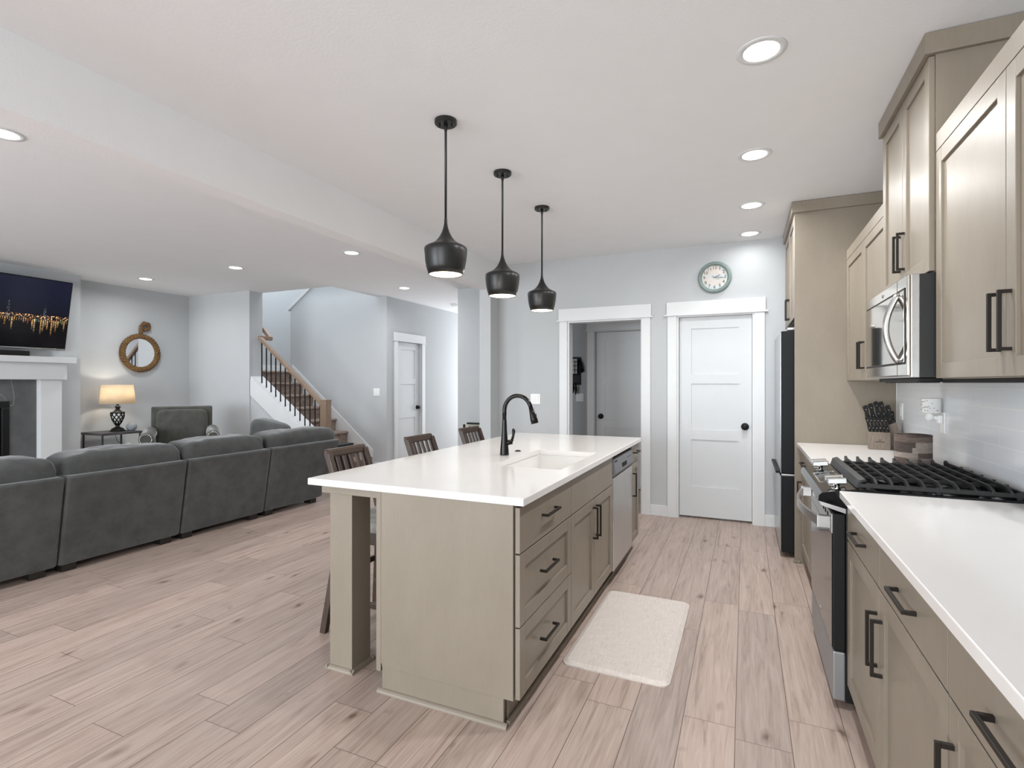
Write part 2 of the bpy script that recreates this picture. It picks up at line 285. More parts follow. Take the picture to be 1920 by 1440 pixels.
# ------------------------------------------------------------------ mesh builder
class MB:
    def __init__(s): s.bm = bmesh.new()
    def box(s, x0, x1, y0, y1, z0, z1, bev=0.0, seg=2):
        return s.hexa([(x0, y0, z0), (x1, y0, z0), (x1, y1, z0), (x0, y1, z0), (x0, y0, z1), (x1, y0, z1), (x1, y1, z1), (x0, y1, z1)], bev, seg)
    def hexa(s, c, bev=0.0, seg=2, smooth=False):
        vs = [s.bm.verts.new(p) for p in c]
        fs = [s.bm.faces.new([vs[i] for i in q]) for q in ((0, 3, 2, 1), (4, 5, 6, 7), (0, 1, 5, 4), (1, 2, 6, 5), (2, 3, 7, 6), (3, 0, 4, 7))]
        bmesh.ops.recalc_face_normals(s.bm, faces=fs)
        if bev > 0:
            es = list({e for f in fs for e in f.edges})
            r = bmesh.ops.bevel(s.bm, geom=es, offset=bev, offset_type='OFFSET', segments=seg, profile=0.5, affect='EDGES', clamp_overlap=True)
            if smooth:
                for f in r['faces']: f.smooth = True
        return s
    def prism(s, pts, axis, a0, a1, bev=0.0):
        """polygon in the two other axes, extruded along axis"""
        def P(p, a):
            return (a, p[0], p[1]) if axis == 'x' else ((p[0], a, p[1]) if axis == 'y' else (p[0], p[1], a))
        lo = [s.bm.verts.new(P(p, a0)) for p in pts]; hi = [s.bm.verts.new(P(p, a1)) for p in pts]
        n = len(pts); fs = [s.bm.faces.new(lo), s.bm.faces.new(hi[::-1])]
        for i in range(n): fs.append(s.bm.faces.new([lo[i], hi[i], hi[(i+1) % n], lo[(i+1) % n]]))
        bmesh.ops.recalc_face_normals(s.bm, faces=fs)
        if bev > 0:
            es = list({e for f in fs for e in f.edges})
            bmesh.ops.bevel(s.bm, geom=es, offset=bev, segments=2, profile=0.5, affect='EDGES', clamp_overlap=True)
        return s
    def lathe(s, prof, c=(0, 0, 0), axis='z', n=32, smooth=True, closed=False):
        """revolve (r, h) pairs about an axis through c"""
        def P(r, h, a):
            u, v = r*math.cos(a), r*math.sin(a)
            return (c[0]+u, c[1]+v, c[2]+h) if axis == 'z' else ((c[0]+u, c[1]+h, c[2]+v) if axis == 'y' else (c[0]+h, c[1]+u, c[2]+v))
        rings = []
        for r, h in prof:
            if r < 1e-6: rings.append([s.bm.verts.new(P(0, h, 0))])
            else: rings.append([s.bm.verts.new(P(r, h, 2*PI*i/n)) for i in range(n)])
        fs = []
        pairs = list(zip(rings, rings[1:])) + ([(rings[-1], rings[0])] if closed else [])
        for A, B in pairs:
            for i in range(n):
                j = (i+1) % n
                if len(A) == 1 and len(B) == 1: continue
                if len(A) == 1: q = [A[0], B[i], B[j]]
                elif len(B) == 1: q = [A[i], B[0], A[j]]
                else: q = [A[i], B[i], B[j], A[j]]
                f = s.bm.faces.new(q); f.smooth = smooth; fs.append(f)
        bmesh.ops.recalc_face_normals(s.bm, faces=fs)
        return s
    def cyl(s, p0, p1, r, n=16, r1=None):
        return s.tube([p0, p1], [r, r if r1 is None else r1], n)
    def tube(s, pts, r, n=10, flat=None, cap=True, closed=False):
        pts = [Vector(p) for p in pts]; m = len(pts)
        rs = r if isinstance(r, (list, tuple)) else [r]*m
        rings = []; up = None
        for i, p in enumerate(pts):
            if closed: d = pts[(i+1) % m]-pts[i-1]
            else: d = pts[min(i+1, m-1)]-pts[max(i-1, 0)]
            d.normalize()
            if up is None:
                up = Vector((0, 0, 1)) if abs(d.z) < 0.9 else Vector((1, 0, 0))
            a = d.cross(up)
            if a.length < 1e-5: a = d.orthogonal()
            a.normalize(); b = a.cross(d).normalized(); up = b
            ra, rb = (rs[i], rs[i]) if flat is None else (rs[i], rs[i]*flat)
            rings.append([s.bm.verts.new(p+a*ra*math.cos(2*PI*k/n)+b*rb*math.sin(2*PI*k/n)) for k in range(n)])
        fs = []
        for A, B in list(zip(rings, rings[1:])) + ([(rings[-1], rings[0])] if closed else []):
            for k in range(n):
                f = s.bm.faces.new([A[k], A[(k+1) % n], B[(k+1) % n], B[k]]); f.smooth = True; fs.append(f)
        if cap and not closed:
            fs.append(s.bm.faces.new(rings[0][::-1])); fs.append(s.bm.faces.new(rings[-1]))
        bmesh.ops.recalc_face_normals(s.bm, faces=fs)
        return s
    def bar(s, p0, p1, w, h, bev=0.0):
        """rectangular bar between two points, w across (horizontal), h the other way"""
        p0, p1 = Vector(p0), Vector(p1); d = (p1-p0).normalized(); up = Vector((0, 0, 1)) if abs(d.z) < 0.95 else Vector((0, 1, 0))
        a = d.cross(up).normalized()*w/2; b = a.cross(d).normalized()*h/2
        return s.hexa([p0-a-b, p0+a-b, p0+a+b, p0-a+b, p1-a-b, p1+a-b, p1+a+b, p1-a+b], bev)
    def pillow(s, c, size, e1=0.45, e2=0.35, n=28, m=20, wr=0.0, seed=0, rot=None):
        """rounded-box cushion with wrinkles"""
        sp = lambda v, e: math.copysign(abs(v)**e, v)
        rings = []
        for j in range(m+1):
            ph = -PI/2+PI*j/m
            ring = []
            for i in range(n):
                th = 2*PI*i/n
                p = Vector((size[0]/2*sp(math.cos(ph), e1)*sp(math.cos(th), e2), size[1]/2*sp(math.cos(ph), e1)*sp(math.sin(th), e2), size[2]/2*sp(math.sin(ph), e1)))
                if wr:
                    q = p*7+Vector((seed*3.1, seed*1.7, seed)); nn = noise.noise(q)+0.6*noise.noise(q*2.3)
                    p = p*(1+0.0) + (p.normalized() if p.length > 0 else Vector((0, 0, 1)))*nn*wr
                if rot: p = rot @ p
                ring.append(p+Vector(c))
            if j in (0, m): rings.append([s.bm.verts.new(ring[0])])
            else: rings.append([s.bm.verts.new(p) for p in ring])
        fs = []
        for A, B in zip(rings, rings[1:]):
            for i in range(n):
                k = (i+1) % n
                q = [A[0], B[k], B[i]] if len(A) == 1 else ([A[i], A[k], B[0]] if len(B) == 1 else [A[i], A[k], B[k], B[i]])
                f = s.bm.faces.new(q); f.smooth = True; fs.append(f)
        bmesh.ops.recalc_face_normals(s.bm, faces=fs)
        return s

ORG = {}
def _link(name, mb, mat, org, parent=None):
    bmesh.ops.translate(mb.bm, verts=mb.bm.verts, vec=-Vector(org))
    me = bpy.data.meshes.new(name); mb.bm.to_mesh(me); mb.bm.free()
    me.materials.append(mat)
    o = bpy.data.objects.new(name, me); COL.objects.link(o)
    if parent: o.parent = parent; ORG[o.name] = org
    else: o.location = org; ORG[o.name] = org
    return o
def root(name, label, cat, loc=(0, 0, 0), group=None):
    o = bpy.data.objects.new(name, None); COL.objects.link(o); o.location = loc; o.empty_display_size = 0.05
    o['label'] = label; o['category'] = cat
    if group: o['group'] = group
    ORG[o.name] = loc
    return o
def part(name, mb, mat, parent, label=None):
    o = _link(name, mb, mat, ORG[parent.name], parent)
    if label: o['label'] = label
    return o
def thing(name, label, cat, mb, mat, group=None):
    vs = [v.co for v in mb.bm.verts]
    org = ((min(v.x for v in vs)+max(v.x for v in vs))/2, (min(v.y for v in vs)+max(v.y for v in vs))/2, min(v.z for v in vs))
    o = _link(name, mb, mat, org); o['label'] = label; o['category'] = cat
    if group: o['group'] = group
    return o
def struct(name, mb, mat, label=None, cat=None):
    o = _link(name, mb, mat, (0, 0, 0)); o['kind'] = 'structure'
    o['label'] = label or name.replace('_', ' '); o['category'] = cat or name.split('_')[0]
    return o
def copy_tree(src, loc, label=None, group=None):
    c = src.copy(); COL.objects.link(c); c.location = loc
    if label: c['label'] = label
    if group: c['group'] = group
    for ch in list(src.children):
        d = ch.copy(); COL.objects.link(d); d.parent = c
        for g in list(ch.children):
            e = g.copy(); COL.objects.link(e); e.parent = d
    return c
# boxes given on a vertical front plane: axis 'x' or 'y', plane = front surface, out = outward sign, d = depth behind it
def fbox(mb, ax, pl, out, a0, a1, z0, z1, d0, d1, bev=0.0):
    p, q = sorted((pl-out*d0, pl-out*d1))
    if ax == 'x': mb.box(p, q, a0, a1, z0, z1, bev)
    else: mb.box(a0, a1, p, q, z0, z1, bev)
    return mb
def shaker(ax, pl, out, a0, a1, z0, z1, r=0.057, t=0.02, rec=0.010):
    mb = MB(); B = 0.0018
    fbox(mb, ax, pl, out, a0, a0+r, z0, z1, 0, t, B); fbox(mb, ax, pl, out, a1-r, a1, z0, z1, 0, t, B)
    fbox(mb, ax, pl, out, a0+r, a1-r, z0, z0+r, 0.0003, t, B); fbox(mb, ax, pl, out, a0+r, a1-r, z1-r, z1, 0.0003, t, B)
    fbox(mb, ax, pl, out, a0+r-0.001, a1-r+0.001, z0+r-0.001, z1-r+0.001, rec, t-0.002)
    return mb
def slab(ax, pl, out, a0, a1, z0, z1, t=0.02):
    return fbox(MB(), ax, pl, out, a0, a1, z0, z1, 0, t, 0.0018)
def pull(ax, pl, out, a, z, vert, L=0.172, w=0.010, st=0.032):
    """square bar pull: bar standing off on two posts; a, z = centre"""
    mb = MB(); h = L/2
    if vert:
        fbox(mb, ax, pl, out, a-w/2, a+w/2, z-h, z+h, -st, -st+w, 0.001)
        for k in (-1, 1): fbox(mb, ax, pl, out, a-w/2, a+w/2, z+k*(h-w/2)-w/2, z+k*(h-w/2)+w/2, -st+w, 0.001)
    else:
        fbox(mb, ax, pl, out, a-h, a+h, z-w/2, z+w/2, -st, -st+w, 0.001)
        for k in (-1, 1): fbox(mb, ax, pl, out, a+k*(h-w/2)-w/2, a+k*(h-w/2)+w/2, z-w/2, z+w/2, -st+w, 0.001)
    return mb

# ------------------------------------------------------------------ room shell
H = 2.74; YB = 5.56; XR = 0.994; YR = -4.6
XL = -8.07; YS = 5.54      # living room left wall, stair wall
m = MB(); m.box(-8.3, 1.2, -4.8, 10.3, -0.1, 0.0); struct('floor', m, floor_m)
# ceiling with an opening over the stairs
m = MB()
for b in ((-8.3, 1.2, -4.8, 5.77), (-8.3, -8.2, 5.77, 6.76), (-5.36, 1.2, 5.77, 6.76), (-5.16, 1.2, 6.76, 10.3)):
    m.box(b[0], b[1], b[2], b[3], H, H+0.25)
struct('ceiling', m, ceil_m)
m = MB(); m.box(XR, XR+0.15, -4.75, YB+0.12, 0, H); struct('wall_right', m, wall_m)
# back wall of the kitchen with the mudroom opening and the pantry door opening
m = MB()
m.box(-2.63, -1.796, YB, YB+0.12, 0, H); m.box(-0.984, -0.635, YB, YB+0.12, 0, H); m.box(0.084, XR, YB, YB+0.12, 0, H)
m.box(-1.796, -0.984, YB, YB+0.12, 2.048, H); m.box(-0.635, 0.084, YB, YB+0.12, 2.048, H)
struct('wall_back', m, wall_m)
m = MB(); m.box(-2.77, -2.63, 5.33, YB+0.12, 0, 2.43); struct('wall_pilaster', m, wall_m)
m = MB(); m.box(-2.77, -2.63, -4.6, YB+0.12, 2.43, H); struct('ceiling_beam', m, ceil_m, 'dropped beam between kitchen and living room', 'beam')
# living room
m = MB(); m.box(XL-0.15, XL, -4.75, YS+0.2, 0, H); m.box(XL-0.15, XL, YS+0.2, 8.1, 0, 5.2); struct('wall_left', m, wall_m)
m = MB(); m.box(-8.07, -7.77, 1.55, 3.9, 0, H); struct('wall_chimney', m, wall_m, 'chimney breast of the living room', 'wall')
m = MB(); m.box(XL, -6.72, YS, 5.77, 0, H); struct('wall_stair', m, wall_m)
m = MB(); m.box(XL, -5.3, 5.75, 5.77, H+0.26, 5.2); struct('wall_upper_front', m, wall_m)
# knee wall under the stair string, divider wall behind the flight, landing walls
zs = lambda x: 1.385-0.715*(x+6.60)       # top line of the string
m = MB(); m.prism([(-6.72, 0), (-5.29, 0), (-5.29, zs(-5.29)-0.02), (-6.72, zs(-6.72)-0.02)], 'y', YS+0.02, 5.771); struct('wall_knee', m, wall_m)
m = MB(); m.prism([(-7.2, 1.58), (-7.2, 2.66), (-5.0, 4.18), (-5.0, 2.75), (-5.16, 2.75), (-5.16, 0), (-7.2, 0)], 'y', 6.76, 6.88); struct('wall_divider', m, wall_m)
m = MB(); m.prism([(-7.24, 2.62), (-7.24, 2.70), (-5.0, 4.25), (-5.0, 4.17)], 'y', 6.74, 6.90); struct('trim_1', m, trim_m, 'white sloped cap on the stair divider wall', 'trim')
m = MB(); m.box(-8.07, -5.31, 7.95, 8.1, 1.4, 5.2); struct('wall_landing', m, wall_m)
m = MB(); m.box(-5.16, -5.0, 6.88, 7.95, H+0.26, 5.2); struct('wall_upper', m, wall_m)
m = MB(); m.box(XL, XL+0.015, 5.78, 7.95, 1.572, 1.70); struct('baseboard_landing', m, trim_m)
# hall
m = MB(); m.box(-5.3, -5.16, 6.88, 7.06, 0, H); m.box(-5.3, -5.16, 7.72, 10.1, 0, H); m.box(-5.3, -5.16, 7.06, 7.72, 2.05, H); struct('wall_hall_left', m, wall_m)
m = MB(); m.box(-3.84, -2.75, 6.70, 6.82, 0, H); m.box(-3.84, -3.70, 6.82, 10.1, 0, H); struct('wall_hall_right', m, wall_m)
m = MB(); m.box(-5.3, -3.7, 10.1, 10.25, 0, 0.15); m.box(-5.3, -3.7, 10.1, 10.25, 2.5, H); struct('wall_hall_end', m, wall_m)
# mudroom behind the cased opening
m = MB(); m.box(-3.0, -2.90, 6.821, 7.45, 0, H); struct('wall_mud_left', m, wall_m)
m = MB(); m.box(-3.0, -1.9, 7.45, 7.55, 0, H); m.box(-1.93, -1.91, 6.885, 7.45, 0, H); struct('wall_mud_alcove', m, wall_m)
m = MB(); m.box(-1.92, -1.80, 6.76, 6.88, 0, H); m.box(-1.80, -0.9, 6.76, 6.88, 2.037, H); m.box(-1.80, -1.04, 6.84, 6.88, 0, 2.037); m.box(-1.04, -0.7, 6.76, 6.88, 0, 2.05); struct('wall_mud_back', m, wall_m)
m = MB(); m.box(-0.82, -0.70, YB+0.12, 6.76, 0, H); struct('wall_mud_right', m, wall_m)
m = MB(); m.box(-0.70, 0.3, 6.3, 6.4, 0, H); struct('wall_pantry', m, wall_m)
# rear walls with glazed openings (behind the camera)
m = MB()
m.box(-8.2, -7.4, YR-0.15, YR, 0, H); m.box(-7.4, -3.8, YR-0.15, YR, 0, 0.3); m.box(-7.4, -3.8, YR-0.15, YR, 2.4, H)
m.box(-3.8, -2.4, YR-0.15, YR, 0, H); m.box(-2.4, 0.6, YR-0.15, YR, 2.35, H); m.box(0.6, 1.1, YR-0.15, YR, 0, H)
struct('wall_rear', m, wall_m)

# trims and doors --------------------------------------------------------------
def casing(name, ax, pl, out, a0, a1, ztop, lab, w=0.09, over=0.0):
    m = MB(); b = 0.002
    fbox(m, ax, pl, out, a0-w, a0, 0, ztop, -0.018, 0, b); fbox(m, ax, pl, out, a1, a1+w, 0, ztop, -0.018, 0, b)
    fbox(m, ax, pl, out, a0-w-0.008, a1+w+0.008, ztop+0.012, ztop+0.14, -0.022, 0, b)
    fbox(m, ax, pl, out, a0-w-0.028, a1+w+0.028, ztop, ztop+0.014, -0.034, 0, b)
    struct(name, m, trim_m, lab, 'trim')
casing('trim_2', 'y', YB, -1, -1.795, -0.985, 2.045, 'white casing around the mudroom opening')
casing('trim_3', 'y', YB, -1, -0.634, 0.083, 2.045, 'white casing around the pantry door')
casing('trim_4', 'x', -5.16, 1, 7.04, 7.74, 2.05, 'white casing around the hall closet door')
casing('trim_5', 'y', 6.76, -1, -1.815, -1.03, 2.05, 'white casing around the mudroom door')
m = MB()
for x0, x1 in ((-1.795, -1.775), (-0.995, -0.985)): m.box(x0, x1, YB-0.002, YB+0.125, 0, 2.045)
m.box(-1.775, -0.995, YB-0.002, YB+0.125, 2.03, 2.047); struct('trim_6', m, trim_m, 'white jamb lining of the mudroom opening', 'trim')
m = MB()
for x0, x1 in ((-0.634, -0.616), (0.065, 0.083)): m.box(x0, x1, YB-0.002, YB+0.125, 0, 2.045)
m.box(-0.616, 0.065, YB-0.002, YB+0.125, 2.032, 2.047); struct('trim_7', m, trim_m, 'white jamb lining of the pantry door', 'trim')
def panel_door(name, ax, pl, out, a0, a1, z0, z1, lab, knob_a, hinge_a=None, knob_z=0.94):
    st = 0.115; t = 0.035; m = MB(); b = 0.0
    rails = [(z0, z0+0.30), (z0+0.775, z0+0.875), (z0+1.34, z0+1.435), (z1-0.115, z1)]
    fbox(m, ax, pl, out, a0, a0+st, z0, z1, 0, t, b); fbox(m, ax, pl, out, a1-st, a1, z0, z1, 0, t, b)
    for r0, r1 in rails: fbox(m, ax, pl, out, a0+st, a1-st, r0, r1, 0.0, t, b)
    fbox(m, ax, pl, out, a0+st-0.002, a1-st+0.002, z0+0.1, z1-0.05, 0.011, t-0.003)
    d = struct(name, m, door_m, lab, 'door')
    k = MB(); prof = [(0, -0.062), (0.016, -0.062), (0.028, -0.052), (0.030, -0.044), (0.024, -0.032), (0.011, -0.026), (0.011, -0.01), (0.034, -0.009), (0.036, -0.004), (0.036, 0.002)]
    pr = [(r, -h*out) for r, h in prof] if True else prof
    c = (pl, knob_a, knob_z) if ax == 'x' else (knob_a, pl, knob_z)
    pr = [(r, (-h)*out) for r, h in prof]
    k.lathe(pr, c, axis=ax, n=24); o = _link('door_knob', k, black_m, (0, 0, 0), d); o['label'] = 'round black door knob'
    if hinge_a is not None:
        for z in (0.22, 1.02, 1.83):
            h = MB(); fbox(h, ax, pl, out, hinge_a-0.006, hinge_a+0.012, z-0.045, z+0.045, -0.004, 0.003, 0.001); _link('hinge', h, black_m, (0, 0, 0), d)
    return d
panel_door('door_1', 'y', YB+0.045, -1, -0.612, 0.061, 0.02, 2.03, 'white three-panel pantry door in the back wall', 0.0)
panel_door('door_2', 'y', 6.80, -1, -1.795, -1.05, 0.012, 2.035, 'white panelled door inside the mudroom', -1.735, knob_z=0.93)
panel_door('door_3', 'x', -5.20, 1, 7.065, 7.715, 0.012, 2.045, 'white panelled closet door beside the stairs', 7.655, hinge_a=7.068, knob_z=0.95)
def baseb(name, ax, pl, out, a0, a1, h=0.11):
    m = MB(); fbox(m, ax, pl, out, a0, a1, 0, h, -0.015, 0, 0.003); return struct(name, m, trim_m, None, 'baseboard')
baseb('baseboard_back', 'y', YB, -1, -0.895, -0.724); baseb('baseboard_back_right', 'y', YB, -1, 0.173, XR); baseb('baseboard_back_left', 'y', YB, -1, -2.63, -1.885)
baseb('baseboard_stair', 'y', YS, -1, XL, -6.72); baseb('baseboard_left', 'x', XL, 1, 3.9, YS); baseb('baseboard_hall', 'x', -5.16, 1, 7.835, 10.1)
baseb('baseboard_divider', 'y', 6.76, -1, -5.42, -5.16); baseb('baseboard_hall_right', 'y', 6.70, -1, -3.84, -2.75)

# ------------------------------------------------------------------ island
ix0, ix1, iy0, iy1 = -1.894, -0.785, 1.880, 4.403
ZT, ZU = 0.914, 0.884
def slab_with_hole(x0, x1, y0, y1, z0, z1, hole):
    m = MB(); bm = m.bm; hx0, hx1, hy0, hy1 = hole
    O = [(x0, y0), (x1, y0), (x1, y1), (x0, y1)]; I = [(hx0, hy0), (hx1, hy0), (hx1, hy1), (hx0, hy1)]
    V = {}
    for k, z in (('b', z0), ('t', z1)):
        V['O'+k] = [bm.verts.new((*p, z)) for p in O]; V['I'+k] = [bm.verts.new((*p, z)) for p in I]
    fs = []
    for i in range(4):
        j = (i+1) % 4
        fs.append(bm.faces.new([V['Ot'][i], V['Ot'][j], V['It'][j], V['It'][i]])); fs.append(bm.faces.new([V['Ob'][i], V['Ib'][i], V['Ib'][j], V['Ob'][j]]))
        fs.append(bm.faces.new([V['Ob'][i], V['Ob'][j], V['Ot'][j], V['Ot'][i]])); fs.append(bm.faces.new([V['Ib'][i], V['It'][i], V['It'][j], V['Ib'][j]]))
    bmesh.ops.recalc_face_normals(bm, faces=fs); bm.edges.ensure_lookup_table()
    es = [e for e in bm.edges if (e.verts[0] in V['Ot'] and e.verts[1] in V['Ot']) or ({e.verts[0], e.verts[1]} <= set(V['Ob']+V['Ot']) and abs(e.verts[0].co.z-e.verts[1].co.z) > 0.001)]
    bmesh.ops.bevel(bm, geom=es, offset=0.004, segments=2, profile=0.5, affect='EDGES')
    return m
hole = (-1.276, -0.873, 2.587, 3.325)
thing('island_countertop', 'long white quartz worktop with sink cutout on the kitchen island', 'countertop', slab_with_hole(ix0, ix1, iy0, iy1, ZU, ZT, hole), quartz_m)
# undermount sink
r_ = root('kitchen_sink', 'white undermount sink set into the island worktop', 'sink', (-1.075, 2.956, 0.66))
m = MB(); sx0, sx1, sy0, sy1 = -1.29, -0.86, 2.573, 3.339; zb = 0.67
def basin(m, x0, x1, y0, y1, zt, zb, th, rad=0.05):
    def ring(x0, x1, y0, y1, z, r, n=6):
        pts = []
        for cx, cy, a in ((x1-r, y1-r, 0), (x0+r, y1-r, PI/2), (x0+r, y0+r, PI), (x1-r, y0+r, 1.5*PI)):
            for k in range(n+1): pts.append(m.bm.verts.new((cx+r*math.cos(a+k*PI/2/n), cy+r*math.sin(a+k*PI/2/n), z)))
        return pts
    R = [ring(x0-th, x1+th, y0-th, y1+th, zb-th, rad), ring(x0-th, x1+th, y0-th, y1+th, zt, rad), ring(x0, x1, y0, y1, zt, rad*0.6), ring(x0, x1, y0, y1, zb+0.03, rad*0.6), ring(x0+0.025, x1-0.025, y0+0.025, y1-0.025, zb, rad*0.5)]
    fs = []
    for A, B in zip(R, R[1:]):
        for i in range(len(A)): fs.append(m.bm.faces.new([A[i], A[(i+1) % len(A)], B[(i+1) % len(B)], B[i]]))
    fs.append(m.bm.faces.new(R[-1])); fs.append(m.bm.faces.new(R[0][::-1])); bmesh.ops.recalc_face_normals(m.bm, faces=fs)
basin(m, sx0+0.008, sx1-0.008, sy0+0.008, sy1-0.008, ZU-0.001, zb, 0.008)
part('basin', m, sink_m, r_)
m = MB(); m.lathe([(0, 0.002), (0.03, 0.002), (0.042, 0.006), (0.045, 0.004), (0.045, -0.001)], (-1.075, 2.956, zb), n=24); part('drain', m, chrome_m, r_)
# faucet
fx, fy = -1.376, 2.985
r_ = root('faucet', 'tall black gooseneck pull-down faucet behind the island sink', 'faucet', (fx, fy, ZT))
m = MB(); m.lathe([(0, 0), (0.0285, 0), (0.0285, 0.004), (0.027, 0.03), (0.0215, 0.09), (0.0165, 0.15), (0.0145, 0.2), (0.0135, 0.22)], (fx, fy, ZT), n=24); part('faucet_body', m, spout_m, r_)
m = MB(); pts = [(fx, fy, ZT+0.2), (fx, fy, ZT+0.27)]
R0 = 0.090; zc = ZT+0.277
for k in range(17):
    a = PI-(PI*0.93)*k/16; pts.append((fx+R0+R0*math.cos(a), fy, zc+R0*math.sin(a)*1.05))
m.tube(pts, 0.0132, 14); part('spout', m, spout_m, r_)
ex, ez = pts[-1][0], pts[-1][2]
m = MB(); m.tube([(ex, fy, ez), (ex+0.010, fy, ez-0.035), (ex+0.019, fy, ez-0.065), (ex+0.027, fy, ez-0.095)], [0.0135, 0.017, 0.022, 0.0235], 16); sh = part('spray_head', m, spout_m, r_)
m = MB(); m.box(ex+0.027, ex+0.036, fy-0.006, fy+0.006, ez-0.07, ez-0.035, 0.003); part('spray_button', m, black_m, sh)
m = MB(); m.cyl((fx+0.01, fy+0.004, ZT+0.075), (fx+0.045, fy+0.02, ZT+0.083), 0.016, 16)
m.tube([(fx+0.042, fy+0.018, ZT+0.083), (fx+0.05, fy+0.022, ZT+0.12), (fx+0.052, fy+0.024, ZT+0.15), (fx+0.05, fy+0.024, ZT+0.165)], [0.009, 0.008, 0.011, 0.006], 12); part('faucet_lever', m, spout_m, r_)
m = MB(); m.lathe([(0, 0.007), (0.013, 0.007), (0.014, 0.005), (0.02, 0.004), (0.021, 0)], (-1.371, 3.186, ZT), n=20); thing('sink_button', 'small round black disposal button on the worktop behind the sink', 'button', m, spout_m)

DF = -0.806                      # front of the island doors (face +X)
XC = -1.485                      # back of the island cabinets
def toe(m, y0, y1, xf=-0.872): m.box(xf-0.012, xf, y0, y1, 0, 0.112)
# drawer bank
r_ = root('drawer_cabinet', 'taupe island cabinet with three drawers at the near end', 'cabinet', (-1.14, 2.23, 0))
m = MB(); m.box(XC, DF-0.022, 1.905, 2.555, 0.112, ZU); m.box(-1.2, -0.872, 1.93, 2.555, 0, 0.112); part('carcass', m, cab_m, r_)
zd = [(0.692, 0.872), (0.402, 0.686), (0.117, 0.396)]
for i, (z0, z1) in enumerate(zd):
    d = part('drawer', slab('x', DF, 1, 1.893, 2.556, z0, z1) if i == 0 else shaker('x', DF, 1, 1.893, 2.556, z0, z1), cab_m, r_)
    part('drawer_pull', pull('x', DF, 1, 2.222 if i == 0 else 2.20, (0.79, 0.555, 0.262)[i], False), bronze_m, d)
# sink base
r_ = root('sink_cabinet', 'taupe island sink cabinet with two doors below a plain front', 'cabinet', (-1.14, 3.01, 0))
m = MB(); m.box(XC, DF-0.022, 2.557, 3.468, 0.112, 0.655); m.box(DF-0.045, DF-0.022, 2.557, 3.468, 0.655, ZU); m.box(XC, XC+0.02, 2.557, 3.468, 0.655, ZU); m.box(-1.2, -0.872, 2.557, 3.468, 0, 0.112); part('carcass', m, cab_m, r_)
part('false_front', slab('x', DF, 1, 2.560, 3.466, 0.692, 0.872), cab_m, r_)
for a0, a1, hp in ((2.560, 3.011, 2.978), (3.015, 3.466, 3.048)):
    d = part('cabinet_door', shaker('x', DF, 1, a0, a1, 0.117, 0.686), cab_m, r_); part('door_pull', pull('x', DF, 1, hp, 0.552, True, L=0.185), bronze_m, d)
# dishwasher
r_ = root('dishwasher', 'stainless dishwasher built into the island beside the sink cabinet', 'dishwasher', (-1.1, 3.79, 0))
m = MB(); m.box(-1.4, DF-0.012, 3.472, 4.098, 0.1, 0.88); part('tub', m, dark_m, r_)
m = MB(); fbox(m, 'x', DF+0.006, 1, 3.476, 4.094, 0.105, 0.728, 0, 0.03, 0.004); part('dishwasher_door', m, dwsteel_m, r_)
m = MB(); m.prism([(DF-0.02, 0.732), (DF+0.004, 0.735), (DF+0.018, 0.758), (DF+0.006, 0.845), (DF-0.004, 0.852), (DF-0.02, 0.852)], 'y', 3.478, 4.092, 0.002); cp = part('control_panel', m, plain('grey_control_panel', srgb(128, 130, 134), 0.4, metal=0.4), r_)
m = MB(); m.hexa([(DF+0.014, 3.70, 0.768), (DF+0.0165, 3.70, 0.768), (DF+0.0165, 3.86, 0.768), (DF+0.014, 3.86, 0.768), (DF+0.010, 3.70, 0.80), (DF+0.0135, 3.70, 0.80), (DF+0.0135, 3.86, 0.80), (DF+0.010, 3.86, 0.80)]); part('handle_pocket', m, dark_m, cp)
m = MB()
for k in range(5): m.box(DF+0.0085, DF+0.0118, 3.90+0.03*k, 3.915+0.03*k, 0.81, 0.822, 0.001)
part('control_button', m, plain('panel_print', srgb(120, 122, 126), 0.5), cp)
m = MB(); m.box(DF+0.0065, DF+0.0095, 3.50, 3.575, 0.83, 0.839); part('badge', m, black_m, cp)
m = MB(); m.box(-1.2, -0.872, 3.475, 4.095, 0, 0.098); part('toe_kick', m, dark_m, r_)
# end cabinet
r_ = root('end_cabinet', 'narrow taupe island cabinet with one drawer over a door at the far end', 'cabinet', (-1.14, 4.245, 0))
m = MB(); m.box(XC, DF-0.022, 4.104, 4.385, 0.112, ZU); m.box(-1.2, -0.872, 4.104, 4.36, 0, 0.112); part('carcass', m, cab_m, r_)
d = part('drawer', slab('x', DF, 1, 4.108, 4.392, 0.735, 0.872), cab_m, r_); part('drawer_pull', pull('x', DF, 1, 4.25, 0.815, False, L=0.16), bronze_m, d)
d = part('cabinet_door', shaker('x', DF, 1, 4.108, 4.392, 0.117, 0.73, r=0.05), cab_m, r_); part('door_pull', pull('x', DF, 1, 4.16, 0.565, True, L=0.185), bronze_m, d)
